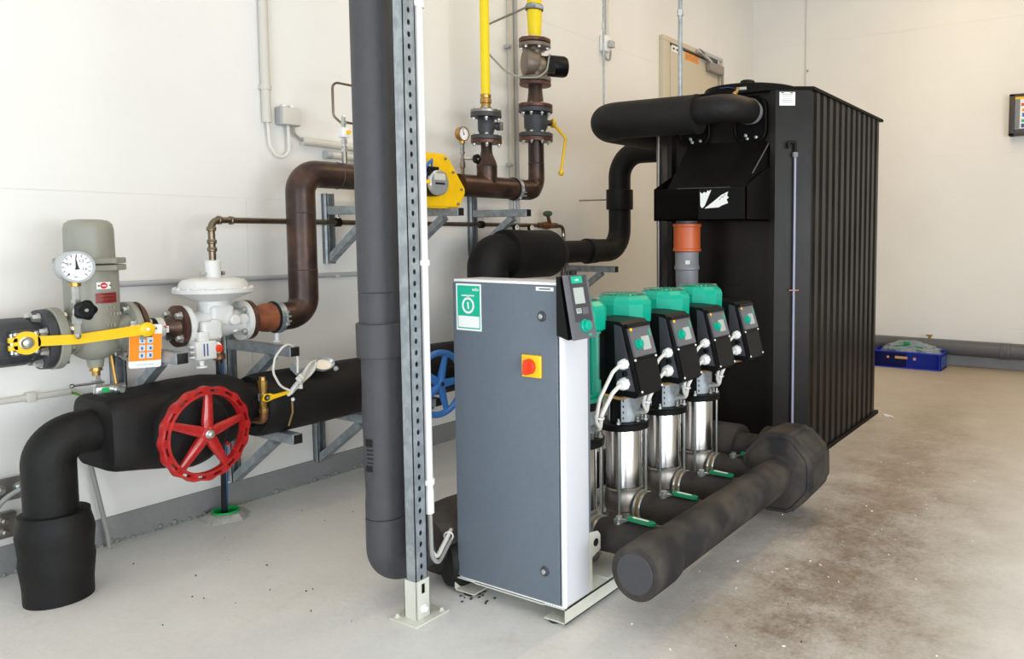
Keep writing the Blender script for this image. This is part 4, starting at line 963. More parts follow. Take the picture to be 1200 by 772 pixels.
mk('hidden_header', MB().cyl((1.355, 2.03, .14), (1.355, 3.2, .14), .075, n=24), 'foam', t)

t = thing('steel_post', (1.496, 1.6225, 0), 'tall galvanised strut post with a column of round holes', 'post')
x0, x1, y0, y1 = 1.474, 1.518, 1.600, 1.645
pm = MB(); th = .0025
# plain faces (front, left, back) with thickness
for a_, b_ in (((x0, y0, .02), (x1, y0+th, ZC)), ((x0, y0, .02), (x0+th, y1, ZC)), ((x0, y1-th, .02), (x1, y1, ZC))): pm.box(a_, b_)
# rounded corner bead
pm.cyl((x1-.003, y0+.003, .02), (x1-.003, y0+.003, ZC), .0031, n=10)
# perforated face: every hole is cut through
pit = .0353; z = .135; ym = (y0+y1)/2; rw, rh = .0056, .0085; n = 16
def ringpts(x, zc): return [(x, ym+rw*math.cos(2*PI*k/n), zc+rh*math.sin(2*PI*k/n)) for k in range(n)]
def sqpts(x, zc):
    o = []
    for k in range(n):
        a_ = 2*PI*k/n; cx_, cz_ = math.cos(a_), math.sin(a_); q = max(abs(cx_), abs(cz_))
        o.append((x, ym+cx_/q*(y1-y0)/2, zc+cz_/q*pit/2))
    return o
while z < 2.75:
    pm.rings([sqpts(x1, z), ringpts(x1, z), ringpts(x1-th, z), sqpts(x1-th, z)], False, True); z += pit
pm.box((x1-th, y0, z-pit/2), (x1, y1, ZC)); pm.box((x1-th, y0, .02), (x1, y1, .135-pit/2))
mk('strut', pm, 'galv', t, flat=True)
lt = MB(); rr = random.Random(5)
for k in range(60):
    zz = .2+k*.04+rr.uniform(-.008, .008)
    if (k//7) % 2 == 0: lt.box((x0+.012, y0-.0006, zz), (x0+.012+rr.uniform(.008,.014), y0, zz+rr.uniform(.006,.018)))
mk('stamped_marks', lt, 'galv', t, kind='stuff')
ft = MB(); ft.box((x0-.005, y0-.005, .006), (x1+.005, y0-.001, .128), .001); ft.box((x1+.001, y0-.005, .006), (x1+.005, y1+.005, .128), .001); ft.box((x0-.005, y1+.001, .006), (x1+.005, y1+.005, .128), .001)
ft.box((x0-.005, y0-.005, .006), (x0-.001, y1+.005, .128), .001)
mk('foot_socket', ft, 'frame', t, label='pale zinc socket at the foot')
mk('base_plate', MB().box((1.430, 1.568, 0), (1.552, 1.700, .006), .001), 'frame', t)
mk('socket_slot', MB().box((x1+.005, ym-.006, .085), (x1+.0056, ym+.006, .115)), 'blackp', t)
mk('socket_bolt', MB().lathe((x1+.005, ym, .036), (1,0,0), [(0,.013),(.003,.013),(.004,.009),(.012,.009)], 8), 'whitep', t)
for q in ((1.447, 1.585), (1.535, 1.685)): mk('plate_bolt', MB().lathe((*q, .006), (0,0,1), [(0,.009),(.003,.009),(.004,.006),(.010,.006)], 8), 'frame', t)
t = thing('white_conduit', (1.507, 1.675, .33), 'slim white plastic conduit running up the back of the perforated post', 'conduit')
wx, wy = 1.505, 1.672
mk('tube', MB().cyl((wx, wy, .325), (wx, wy, ZC), .0125, n=18), 'whitep', t)
for z in (1.105, .415, 1.885): mk('clip', MB().ring((wx, wy, z), (0,0,1), .0175, .0125, .018, 18).box((wx-.016, wy-.026, z+.002), (wx+.010, wy-.01, z+.016), .002), 'whitep', t)
mk('end_sleeve', MB().cyl((wx, wy, .322), (wx, wy, .40), .0142, n=18), 'whitep', t)
mk('cable', MB().tube([(wx, wy, .33), (wx+.002, wy, .20), (wx+.004, wy+.02, .168), (1.455, 1.80, .205), (1.385, 1.90, .205), (1.37, 2.05, .30)], .007, .05, 8), 'cablewhite', t)
mk('cable', MB().tube([(wx+.006, wy-.004, .33), (wx+.009, wy-.004, .185), (wx+.010, wy+.02, .150), (1.462, 1.80, .185), (1.392, 1.90, .185), (1.37, 2.05, .28)], .007, .05, 8), 'cablegrey', t)
mk('cable_tie', MB().ring((1.462, 1.788, .197), (-.5, .8, .1), .0165, .0135, .005, 14), 'whitep', t)

# ================================================================ PUMP SET
t = thing('pump_frame', (1.71, 2.6, 0), 'pale painted steel base frame under the pumps and cabinet', 'frame')
def cchan(x0, x1, m, open_left):
    mb = MB(); th = .004
    mb.box((x0, 1.80, .056), (x1, 3.48, .060)); mb.box((x0, 1.80, .012), (x1, 3.48, .016))
    xw = x1-th if open_left else x0
    mb.box((xw, 1.80, .012), (xw+th, 3.48, .060)); return mb
mk('rail', cchan(1.858, 1.943, 0, True), 'frame', t)
mk('rail', cchan(1.474, 1.562, 0, False), 'frame', t)
mk('cross_plate', MB().box((1.562, 1.802, .052), (1.858, 1.93, .056)), 'frame', t); mk('cross_plate', MB().box((1.562, 3.30, .052), (1.858, 3.44, .056)), 'frame', t)
for k, y in enumerate((2.12, 2.417, 2.716, 3.013)): mk('pump_seat', MB().box((1.50, y-.085, .060), (1.935, y+.085, .066), .001), 'frame', t)
for x in (1.885, 1.52):
    for y in (1.83, 2.08, 3.40): mk('rubber_foot', MB().lathe((x, y, 0), (0,0,1), [(0, .024), (.004, .027), (.012, .026)], 18), 'blackrub', t, label='black rubber foot')
mk('lifting_lug', MB().prism([(1.937, 1.925, .066), (1.937, 1.940, .066), (1.937, 1.940, .172), (1.937, 1.985, .185), (1.937, 1.985, .232), (1.937, 1.972, .248), (1.937, 1.925, .258)], (.005,0,0)), 'frame', t)
mk('lug_hole', MB().lathe((1.942, 1.960, .215), (1,0,0), [(0, .013), (.0008, .013)], 16), 'ink', t, label='dark lifting hole')
for yy in (1.955, 2.24): mk('rail_hole', MB().lathe((1.90, yy, .060), (0,0,1), [(0,.011),(.0006,.011)], 14), 'ink', t)

t = thing('control_cabinet', (1.72, 1.86, .06), 'anthracite-fronted control cabinet with yellow and red switch', 'cabinet')
mk('body', MB().box((1.498, 1.812, .064), (1.942, 1.925, 1.058), .003), 'lgrey', t)
mk('side_trim', MB().box((1.500, 1.925, .064), (1.940, 1.938, 1.055), .002), 'anth', t)
mk('rear_box', MB().box((1.52, 1.938, .30), (1.60, 2.00, 1.0)), 'lgrey', t)
dd = mk('door', MB().box((1.492, 1.800, .067), (1.921, 1.810, 1.048), .002), 'anth', t, label='anthracite front door')
for a_, b_ in (((1.496, 1.802, 1.0495), (1.942, 1.8115, 1.058)), ((1.9275, 1.802, .0645), (1.942, 1.8115, 1.049)), ((1.496, 1.802, .060), (1.942, 1.8115, .064))): mk('front_rim', MB().box(a_, b_, .001), 'whitep', t)
yf = 1.7999
def plate(nm, x0, x1, z0, z1, m, par, lift=0.0, th=.0004, **k): return mk(nm, MB().box((x0, yf-lift-th, z0), (x1, yf-lift, z1)), m, par, **k)
st = plate('sticker', 1.508, 1.6175, .893, 1.044, 'paper', dd, 0, .0006, label='white and green sticker with a clock dial')
plate('green_field', 1.514, 1.612, .899, 1.038, 'labelgreen', st, .0007)
plate('white_field', 1.5175, 1.6085, .903, .940, 'paper', st, .0012)
mk('dial_ring', MB().ring((1.561, yf-.0012, .974), (0,-1,0), .0265, .0195, .0004, 40), 'paper', st)
plate('dial_stem', 1.558, 1.564, .998, 1.006, 'paper', st, .0012)
plate('dial_bar', 1.533, 1.589, 1.004, 1.008, 'paper', st, .0012)
mk('dial_hand', MB().obox((1.561, yf-.0014, .974), (-.12,0,.99), (0,1,0), (.99,0,.12), .022, .0004, .006), 'paper', st)
text('sticker_lettering', 'wilo', .0165, (1.594, yf-.0014, 1.026), RY, 'paper', st)
plate('name_strip', 1.842, 1.910, 1.032, 1.044, 'paper', dd, 0, .0006)
mk('strip_print', MB().box((1.855, yf-.0012, 1.036), (1.898, yf-.0008, 1.040)), 'hmi', dd)
for z in (.955, .163):
    lk = mk('lock', MB().lathe((1.864, 1.8005, z), (0,-1,0), [(0,.0165),(.003,.016),(.005,.011),(.006,.011)], 20), 'hmidark', dd)
    mk('lock_core', MB().lathe((1.864, 1.7955, z), (0,-1,0), [(0,.008),(.004,.008),(.005,.006)], 14), 'zinc', lk)
sw = mk('main_switch', MB().box((1.789, 1.790, .766), (1.863, 1.800, .835), .003), 'labelyellow', dd, label='yellow plate with a red rotary switch')
mk('rotary_knob', MB().lathe((1.822, 1.790, .800), (0,-1,0), [(0,.024),(.008,.023),(.010,.020)], 24), 'knobred', sw)
mk('knob_grip', MB().obox((1.824, 1.772, .800), (.12,0,.99), (0,1,0), (.99,0,-.12), .044, .016, .016), 'knobred', sw)

t = thing('control_unit', (1.97, 1.82, .89), 'small grey control panel with display and green knob on the cabinet side', 'control panel')
def hx(z): return 1.966+(1.082-z)/(1.082-.893)*.036
R = []
bk = MB(); bk.prism([(1.942, 1.772, .905), (1.985, 1.772, .893), (1.955, 1.772, 1.078), (1.942, 1.772, 1.078)], (0, .104, 0)); mk('housing', bk, 'blackp', t)
pn = MB(); pn.prism([(hx(.893), 1.770, .893), (hx(.893)+.010, 1.772, .895), (hx(1.082)+.010, 1.772, 1.080), (hx(1.082), 1.770, 1.082)], (0, .104, 0)); pn = mk('panel', pn, 'hmi', t)
def onp(nm, y0, y1, z0, z1, m, par, lift=.010, th=.001, **k):
    return mk(nm, MB().prism([(hx(z0)+lift, y0, z0), (hx(z0)+lift+th, y0, z0), (hx(z1)+lift+th, y0, z1), (hx(z1)+lift, y0, z1)], (0, y1-y0, 0)), m, par, **k)
dk = onp('dark_field', 1.786, 1.868, .945, 1.080, 'hmidark', pn)
gb = onp('green_badge', 1.794, 1.846, 1.058, 1.078, 'labelgreen', pn, .0112)
o = text('badge_lettering', 'wilo', .011, (hx(1.068)+.0126, 1.820, 1.068), RX, 'paper', gb)
onp('display', 1.797, 1.845, .998, 1.045, 'lcd', pn, .0112)
onp('lettering_field', 1.797, 1.820, .970, .985, 'lcd', dk, .0112)
text('status_mark', '1 L', .014, (hx(.978)+.0126, 1.808, .978), RX, 'ink', dk)
onp('mode_field', 1.826, 1.855, .966, .986, 'hmi', dk, .0112)
onp('small_badge', 1.838, 1.852, .902, .908, 'labelgreen', pn, .0105)
nx = Vector((.98, 0, .186)).normalized()
mk('turn_knob', MB().lathe(Vector((hx(.932)+.010, 1.824, .932)), nx, [(0,.0195),(.006,.0195),(.008,.0165),(.018,.015),(.020,.011)], 28), 'green', t, label='green turn knob')
mk('top_cable_entry', MB().lathe((1.955, 1.835, 1.076), (0,0,1), [(0,.012),(.018,.012),(.02,.009)], 12), 'blackp', t)

PX = 1.745; PY = [2.12, 2.417, 2.716, 3.013]
def make_pump(y, label):
    t = thing('booster_pump', (PX, y, .066), label, 'pump', 'vertical booster pumps')
    c = lambda z: (PX, y, z); Z = (0,0,1)
    mk('pump_foot', MB().lathe(c(.066), Z, [(0, .078), (.012, .078), (.016, .066), (.05, .066), (.055, .070), (.088, .070), (.094, .075), (.148, .075), (.152, .0725), (.172, .0725), (.176, .0685)], 36), 'steelmatt', t)
    mk('barrel', MB().lathe(c(.240), Z, [(0, .0690), (.006, .0705), (.010, .0695), (.225, .0695), (.229, .0680)], 44), 'steel', t, label='polished steel barrel')
    mk('head', MB().lathe(c(.467), Z, [(0, .068), (.002, .088), (.004, .098), (.026, .100), (.030, .096), (.032, .062), (.06, .056), (.14, .056)], 40), 'blackp', t)
    for k in range(4):
        a = PI/4+k*PI/2-.42; x, yy = PX+.086*math.cos(a), y+.086*math.sin(a)
        mk('tie_rod', MB().cyl((x, yy, .08), (x, yy, .503), .0042, n=8).lathe((x, yy, .496), Z, [(0,.009),(.010,.009),(.011,.004),(.022,.004)], 6), 'zinc', t)
    for k in range(3):
        a = -.15+k*.55; mk('head_bolt', MB().lathe((PX+.072*math.cos(a), y+.072*math.sin(a), .499), Z, [(0,.010),(.008,.010),(.009,.006),(.020,.006)], 6), 'steelmatt', t)
    for s in (0, 1):
        R0 = .062; rings = []
        for k in range(7):
            a = math.radians(-65+k*22)+PI*s
            rings.append([(PX+r*math.cos(a), y+r*math.sin(a), z) for r, z in ((R0, .50), (R0+.002, .50), (R0+.002, .60), (R0, .60))])
        g = MB(); g.rings(rings); g = mk('coupling_guard', g, 'galv', t)
        if s == 0:
            for k in range(4): mk('guard_slot', MB().obox((PX+.0645*math.cos(-1.0), y+.0645*math.sin(-1.0), .515+k*.022), (-math.sin(-1.0), math.cos(-1.0), 0), (0,0,1), (math.cos(-1.0), math.sin(-1.0), 0), .005, .008, .002), 'ink', g)
    mk('lantern', MB().lathe(c(.60), Z, [(0, .090), (.010, .092), (.028, .092), (.030, .080)], 36), 'blackp', t)
    mk('motor_flange', MB().lathe(c(.63), Z, [(0, .098), (.014, .098), (.018, .088), (.030, .084)], 40), 'greendk', t)
    b = MB(); n = 72; rings = []
    for z in (.655, .885): rings.append([(PX+(.078+(.010 if k % 3 == 0 else 0))*math.cos(2*PI*k/n), y+(.078+(.010 if k % 3 == 0 else 0))*math.sin(2*PI*k/n), z) for k in range(n)])
    b.rings(rings); mk('motor_body', b, 'greendk', t, ang=20)
    mk('fan_cowl', MB().lathe(c(.872), Z, [(0, .100), (.006, .108), (.072, .110), (.088, .104), (.102, .088), (.108, .070)], 12, ph=PI/12), 'green', t, ang=20, label='bright teal fan cowl')
    g = MB()
    for k in range(28):
        a = 2*PI*k/28; g.obox((PX+.074*math.cos(a), y+.074*math.sin(a), .9795), (math.cos(a), math.sin(a), 0), (-math.sin(a), math.cos(a), 0), (0,0,1), .020, .005, .003)
    mk('cowl_grille', g, 'steelmatt', t, kind='stuff')
    # frequency converter box on the open side of the motor
    y0, y1 = y+.050, y+.212
    bx = MB(); zb, zt = .655, .903
    prof = [(1.775, zb+.002), (1.955, zb-.012), (1.970, zb), (1.944, .765), (1.905, .893), (1.894, .902), (1.775, .908)]
    bx.prism([(x, y0+.004, z) for x, z in prof], (0, y1-y0-.004, 0))
    bx.box((1.745, y0+.014, zb+.01), (1.78, y0+.06, .895), .004)
    bx = mk('converter_box', bx, 'blackp', t, ang=30, label='black frequency converter box')
    mk('mounting_neck', MB().box((1.80, y+.02, .70), (1.83, y+.06, .86), .004), 'blackp', t)
    sp = MB(); sp.prism([(1.872, y0+.0005, .893), (1.900, y0+.0005, .886), (1.955, y0+.0005, .668), (1.880, y0+.0005, .668)], (0, .004, 0)); mk('side_cover', sp, 'hmidark', bx)
    def fx(z): return 1.944+(z-.765)/(.893-.765)*(1.905-1.944) if z > .765 else 1.970+(z-zb)/(.765-zb)*(1.944-1.970)
    def onb(nm, ya, yb, za, zb_, m, par, lift=0.0, th=.004, **k):
        return mk(nm, MB().prism([(fx(za)+lift, ya, za), (fx(za)+lift+th, ya, za), (fx(zb_)+lift+th, ya, zb_), (fx(zb_)+lift, ya, zb_)], (0, yb-ya, 0)), m, par, **k)
    lid = onb('terminal_cover', y0+.016, y1-.006, zb+.004, .770, 'blackp', bx, 0, .005)
    cp = onb('control_face', y0+.020, y1-.004, .782, .880, 'hmi', bx, 0, .008, label='grey control face with display')
    onb('display', y0+.082, y1-.030, .800, .846, 'lcd', cp, .008, .0012)
    onb('green_mark', y1-.020, y1-.012, .842, .868, 'labelgreen', cp, .008, .001)
    nb = Vector((.957, 0, .29)).normalized()
    mk('turn_knob', MB().lathe((fx(.823)+.008, y0+.056, .823), nb, [(0,.0185),(.006,.0185),(.007,.015),(.016,.014),(.018,.010)], 24), 'green', cp, label='green turn knob')
    onb('hood_strip', y0+.014, y1-.004, .880, .893, 'blackp', bx, 0, .012)
    mk('yellow_dot', MB().lathe((fx(.874)+.009, y0+.030, .876), nb, [(0,.0075),(.002,.0075)], 14), 'labelyellow', cp)
    for yy, zz in ((y0+.018, .772), (y1-.010, .772), (y0+.020, zb+.010), (y1-.010, zb+.012)): mk('cover_screw', MB().lathe((fx(zz)+.004, yy, zz), (1,0,.2), [(0,.0045),(.004,.004)], 8), 'whitep', bx)
    for zz, r, m in ((.760, .017, 'whitep'), (.692, .020, 'whitep'), (.727, .010, 'blackp')):
        x = 1.905 if m == 'whitep' else 1.908
        gl = mk('cable_gland', MB().lathe((x+.010, y0+.001, zz), (0,-1,0), [(0, r*1.12), (.010, r*1.12), (.011, r*.95), (.024, r*.95), (.030, r*.72)] if m == 'whitep' else [(0, r), (.010, r*.9), (.012, r*.5)], 8 if m == 'whitep' else 14), m, bx, label='white cable gland' if m == 'whitep' else 'black blanking plug')
    mk('cable', MB().tube([(1.915, y0-.026, .760), (1.908, y0-.06, .742), (1.885, y0-.105, .655), (1.872, y0-.110, .58), (1.862, y0-.07, .542), (1.80, y0-.02, .535)], .0065, .03, 8), 'cablewhite', t)
    mk('cable', MB().tube([(1.915, y0-.028, .692), (1.905, y0-.06, .668), (1.886, y0-.095, .600), (1.866, y0-.078, .545), (1.80, y0-.05, .530)], .0075, .03, 8), 'cablewhite', t)
    mk('cable_tie', MB().ring((1.880, y0-.104, .590), (.2, .1, .97), .020, .016, .005, 12), 'whitep', t)
    mk('loose_cable', MB().tube([(1.84, y0-.02, .65), (1.87, y0+.04, .628), (1.92, y0+.10, .640), (1.93, y0+.15, .665)], .006, .04, 8), 'cablebrown', t)
    return t
pump_labels = ['booster pump nearest the cabinet, half hidden behind it', 'second booster pump from the cabinet', 'third booster pump from the cabinet', 'farthest booster pump, next to the black tank']
pump0 = make_pump(PY[0], pump_labels[0])
for k in range(1, 4): clone(pump0, (0, PY[k]-PY[0], 0), None, pump_labels[k])

# delivery manifold on the open side
MX, MZ = 2.150, .192
t = thing('lagged_manifold', (MX, 2.5, .1), 'long dusty black-lagged manifold pipe lying along the pumps', 'pipe')
mk('lagging', wob((MX, 2.0, MZ), YD, [(0, .0745), (.003, .076), (.3, .0765), (.7, .076), (1.02, .077)], 40, .008, 31), 'foamdust', t)
mk('end_cap', MB().lathe((MX, 1.868, MZ), YD, [(0, .074), (.002, .083), (.006, .086), (.135, .087), (.155, .084), (.158, .076)], 44), 'foamdust', t, label='wider foam end cap')
mk('end_disc', MB().lathe((MX, 1.866, MZ), YD, [(0, .062), (.003, .064)], 40), 'foamgrey', t, label='grey foam disc closing the end')
R = []; oc = MB()
for y, r in ((2.955, .155), (2.962, .168), (3.09, .172), (3.20, .165), (3.215, .15)):
    R.append([(MX+r*1.0*math.cos(2*PI*k/8+PI/8+.05), y+.02*math.sin(2*PI*k/8), max(.012, MZ+.012+r*1.03*math.sin(2*PI*k/8+PI/8+.05))) for k in range(8)])
oc.rings(R)
bm_ = bmesh.new(); vs_ = [bm_.verts.new(p) for p in oc.v]
for f in oc.f: bm_.faces.new([vs_[i] for i in f])
bmesh.ops.bevel(bm_, geom=bm_.edges[:], offset=.016, segments=3, affect='EDGES'); bm_.verts.index_update()
o2 = MB(); o2.add([v.co.copy() for v in bm_.verts], [[v.index for v in f.verts] for f in bm_.faces]); bm_.free()
mk('flange_lagging', o2, 'foamdust', t, label='big eight-sided foam lump round the flanges')
mk('outlet_lagging', wob((2.06, 3.235, .190), (-1, .0, .0), [(0, .11), (.01, .128), (.08, .128), (.10, .10), (.11, .086), (.20, .086), (.21, .10)], 36, .02, 33), 'foamdust', t)
mk('outlet_sleeve', wob((1.86, 3.235, .190), (-1, 0, 0), [(0, .09), (.004, .118), (.02, .122), (.22, .122), (.24, .10), (.26, .085), (.45, .085)], 36, .01, 34), 'foamdust', t)
def make_branch(y, label):
    t = thing('branch_valve', (1.95, y, .09), label, 'valve', 'branch valves with green levers')
    mk('lagging', wob((1.845, y, .172), (1, 0, .03), [(0, .046), (.003, .056), (.02, .058), (.12, .0575), (.24, .058)], 30, .02, 41), 'foamdust', t)
    for x in (1.816, 1.840): mk('union_ring', MB().lathe((x, y, .170), (1,0,0), [(0, .052), (.002, .060), (.007, .062), (.012, .060), (.014, .052)], 32), 'zinc', t)
    mk('union_gap', MB().cyl((1.828, y, .170), (1.842, y, .171), .056, n=28), 'cablebrown', t, label='brown thread between the rings')
    mk('stub', MB().cyl((1.78, y, .168), (1.83, y, .169), .044, n=24), 'steelmatt', t)
    mk('union_bolt', MB().lathe((1.862, y-.040, .140), (0,-1,0), [(0,.008),(.012,.008)], 6).cyl((1.855, y-.03, .148), (1.855, y-.058, .138), .005, n=6), 'zinc', t)
    mk('valve_stem', MB().lathe((1.930, y-.010, .222), (0,0,1), [(0,.018),(.012,.018),(.013,.011),(.028,.011)], 12), 'zinc', t)
    mk('lever_shank', MB().prism([(1.915, y-.022, .238), (1.955, y-.020, .236), (1.978, y-.016, .247), (1.978, y+.004, .247), (1.955, y+.002, .236), (1.915, y+.002, .238)], (0,0,.003)), 'zinc', t)
    hd = MB(); hd.prism([(1.968, y-.020, .245), (2.060, y-.018, .241), (2.070, y-.010, .240), (2.070, y+.0, .240), (2.060, y+.006, .241), (1.968, y+.006, .245)], (0, 0, .010))
    hd = mk('handle', hd, 'greenh', t, label='flat green lever handle'); mk('handle_print', MB().prism([(1.985, y-.012, .2550), (2.045, y-.010, .2524), (2.045, y-.002, .2524), (1.985, y-.002, .2550)], (0,0,.0008)), 'paper', hd)
    return t
bl = ['branch valve with green lever nearest the end cap', 'second branch valve with green lever from the end cap', 'third branch valve with green lever from the end cap', 'farthest branch valve with green lever, beside the foam lump']
br0 = make_branch(PY[0], bl[0])
for k in range(1, 4): clone(br0, (0, PY[k]-PY[0], 0), None, bl[k])

# ================================================================ BLACK TANK
t = thing('water_tank', (1.5, 4.45, 0), 'tall black ribbed plastic water tank with chamfered corners', 'tank')
TX0, TX1, TY0, TY1, TZ = 1.05, 1.977, 3.715, 5.12, 1.955
side = []
n = 12; L = (TY1-.04)-(TY0+.12)
for k in range(n):
    y = TY0+.12+L*k/n; w_ = L/n
    side += [(TX1-.010, y+w_*.0), (TX1-.010, y+w_*.22), (TX1, y+w_*.40), (TX1, y+w_*.82)]
side += [(TX1-.010, TY1-.03)]
foot = [(1.17, TY0), (1.20, TY0), (1.205, TY0+.035), (1.775, TY0+.035), (1.785, TY0), (1.815, TY0), (TX1-.004, TY0+.098)]+side+[(TX1-.03, TY1), (TX0+.03, TY1), (TX0, TY1-.03), (TX0, TY0+.10)]
b = MB(); b.prism([(x, y, .022) for x, y in foot], (0, 0, TZ-.022-.006)); mk('body', b, 'tankside', t, ang=12)
cap = [(1.165, TY0-.006), (1.82, TY0-.006), (TX1+.010, TY0+.092), (TX1+.010, TY1+.008), (TX0-.010, TY1+.008), (TX0-.010, TY0+.092)]
mk('top_rim', MB().prism([(x, y, TZ-.016) for x, y in cap], (0,0,.016)), 'tank', t)
mk('base_ledge', MB().prism([(x, y, .0) for x, y in ((1.17, TY0-.002), (1.82, TY0-.002), (TX1+.012, TY0+.09), (TX1+.012, TY1+.01), (TX0-.012, TY1+.01), (TX0-.012, TY0+.09))], (0,0,.022)), 'tank', t)
mk('lid', MB().lathe((1.56, 3.98, TZ-.01), (0,0,1), [(0, .25), (.012, .262), (.040, .264), (.050, .258), (.062, .20), (.066, .02)], 56), 'tank', t)
mk('lid_knob', MB().lathe((1.590, 3.86, 1.985), (0,0,1), [(0, .020), (.014, .020), (.016, .040), (.040, .040), (.046, .034)], 24), 'blackp', t)
sl = mk('data_label', MB().obox((1.867, 3.7425, 1.893), Vector((.157,.098,0)).normalized(), (0,0,1), Vector((.098,-.157,0)).normalized(), .080, .068, .0025), 'paper', t)
uu = Vector((.157,.098,0)).normalized(); nn = Vector((.098,-.157,0)).normalized()
for k in range(5): mk('label_print', MB().obox(Vector((1.867, 3.7425, 1.915-k*.010))+nn*.0016, uu, (0,0,1), nn, .055-.006*(k % 3), .002, .0004), 'hmi', sl)
for dx in (-.025, .022): mk('label_print', MB().obox(Vector((1.867, 3.7425, 1.9225))+nn*.0016+uu*dx, uu, (0,0,1), nn, .014, .005, .0004), 'ink', sl)
# left-hand edge tube
mk('corner_tube', MB().cyl((TX0+.02, TY0+.075, .02), (TX0+.02, TY0+.075, 1.93), .012, n=12), 'steelmatt', t, label='shiny upright tube at the left corner')
# sight tube on the right chamfer
lv = thing('level_tube', (1.90, 3.76, .2), 'thin upright level tube clipped to the tank corner face', 'tube')
q = Vector((1.900, 3.765, 0))+nn*.022
mk('tube', MB().cyl((q.x, q.y, .16), (q.x, q.y, 1.64), .0065, n=10), mat('pale_tube', (150, 152, 176), .25), lv)
mk('top_holder', MB().tube([(q.x, q.y, 1.62), (q.x, q.y, 1.672), tuple(Vector((q.x, q.y, 1.672))-uu*.035), tuple(Vector((q.x, q.y, 1.640))-uu*.035)], .008, .008, 8), 'blackp', lv)
mk('nut', MB().lathe((q.x, q.y, 1.595), (0,0,1), [(0,.012),(.004,.015),(.022,.015),(.026,.012)], 10), 'pvc', lv)
mk('clip', MB().obox((q.x, q.y, .915), uu, nn, (0,0,1), .05, .012, .006).obox(Vector((q.x, q.y, .90))-nn*.011, uu, nn, (0,0,1), .012, .022, .03), 'copper', lv)

# flange plates on the recessed front
YFR = TY0+.035
def rrect(xc, zc, w_, h_, r, y):
    p = []
    for cx, cz, a0 in ((xc+w_/2-r, zc-h_/2+r, -90), (xc+w_/2-r, zc+h_/2-r, 0), (xc-w_/2+r, zc+h_/2-r, 90), (xc-w_/2+r, zc-h_/2+r, 180)):
        for k in range(7): a = math.radians(a0+15*k); p.append((cx+r*math.cos(a), y, cz+r*math.sin(a)))
    return p
for xc, lab in ((1.665, 'right black rounded flange plate'), (1.335, 'left black rounded flange plate')):
    r_ = MB(); w_, h_ = .19, .25; zc = 1.80
    r_.rings([rrect(xc, zc, w_, h_, .07, YFR), rrect(xc, zc, w_, h_, .07, YFR-.022), rrect(xc, zc, w_-.012, h_-.012, .066, YFR-.027), rrect(xc, zc, w_-.028, h_-.028, .058, YFR-.022), rrect(xc, zc, w_-.03, h_-.03, .057, YFR-.006)])
    pl = mk('flange_plate', r_, 'tank', t, label=lab)
    for dx, dz in ((-.02, -.095), (.03, -.09), (-.03, -.078)): mk('bolt', MB().lathe((xc+dx, YFR-.006, zc+dz), (0,-1,0), [(0,.009),(.006,.009),(.008,.006)], 8), 'zinc', pl)
    mk('pipe_union', MB().lathe((xc+.012, YFR-.005, 1.838), (0,-1,0), [(0,.056),(.012,.056),(.014,.046),(.03,.046),(.034,.052),(.050,.052),(.054,.044),(.075,.044)], 28), 'blackp', pl)
    mk('union_ring', MB().ring((xc+.012, YFR-.016, 1.838), (0,-1,0), .060, .046, .007, 28), 'silver', pl)
# overflow hood
t = thing('overflow_hood', (1.52, 3.55, 1.27), 'black sheet overflow hood on the tank front with torn white sticker', 'hood')
b = MB(); y0 = 3.425; x0, x1 = 1.262, 1.788; th = .006
b.box((x0, y0, 1.272), (x1, y0+th, 1.434)); b.box((x0, y0, 1.272), (x1, YFR, 1.272+th))
for x in (x0, x1-th): b.prism([(x, y0, 1.272), (x, YFR-.04, 1.272), (x, YFR-.04, 1.548), (x, YFR-.06, 1.548), (x, y0, 1.434)], (th, 0, 0))
mk('trough', b, 'tank', t)
c = MB(); c.prism([(1.335, y0+.012, 1.432), (1.772, y0+.012, 1.432), (1.772, YFR-.02, 1.672), (1.745, YFR-.02, 1.690), (1.30, YFR-.02, 1.690)], (0, .008, 0)); mk('sloping_cover', c, 'tank', t)
s_ = MB(); s_.prism([(1.768, y0+.02, 1.434), (1.768, YFR, 1.434), (1.768, YFR, 1.674), (1.768, YFR-.02, 1.674)], (.006, 0, 0)); mk('cover_cheek', s_, 'tank', t)
mk('pale_edge', MB().tube([(1.774, YFR-.024, 1.672), (1.774, y0+.10, 1.505)], .003, n=6).box((1.40, y0-.0008, 1.4335), (1.70, y0+.003, 1.4352)), 'hmi', t, label='thin pale strip along the hood edges')  # thin pale strips along the cover and trough edges
def tri(pts): return MB().prism([(x, y0-.0012, z) for x, z in pts], (0, .001, 0))
mk('torn_sticker', tri([(1.534, 1.415), (1.536, 1.345), (1.545, 1.333), (1.560, 1.345), (1.592, 1.412), (1.596, 1.425), (1.583, 1.416), (1.576, 1.422), (1.570, 1.409), (1.556, 1.414), (1.549, 1.406), (1.541, 1.408)]), 'paper', t, label='left scrap of a torn white sticker')
st2 = mk('torn_sticker', tri([(1.560, 1.332), (1.640, 1.336), (1.655, 1.345), (1.690, 1.356), (1.682, 1.374), (1.694, 1.384), (1.684, 1.392), (1.690, 1.412), (1.655, 1.398), (1.610, 1.366)]), 'paper', t, label='right scrap of a torn white sticker')
for k in range(4): mk('sticker_print', MB().obox((1.645+.009*k, y0-.0014, 1.376+.005*k+.006*(k % 2)), (.8,0,.6), (0,1,0), (-.6,0,.8), .010, .0006, .003), 'ink', st2)
t = thing('overflow_pipe', (1.395, 3.555, 0), 'grey drain pipe with an orange coupling under the black hood', 'pipe')
c_ = (1.392, 3.545); Z = (0,0,1)
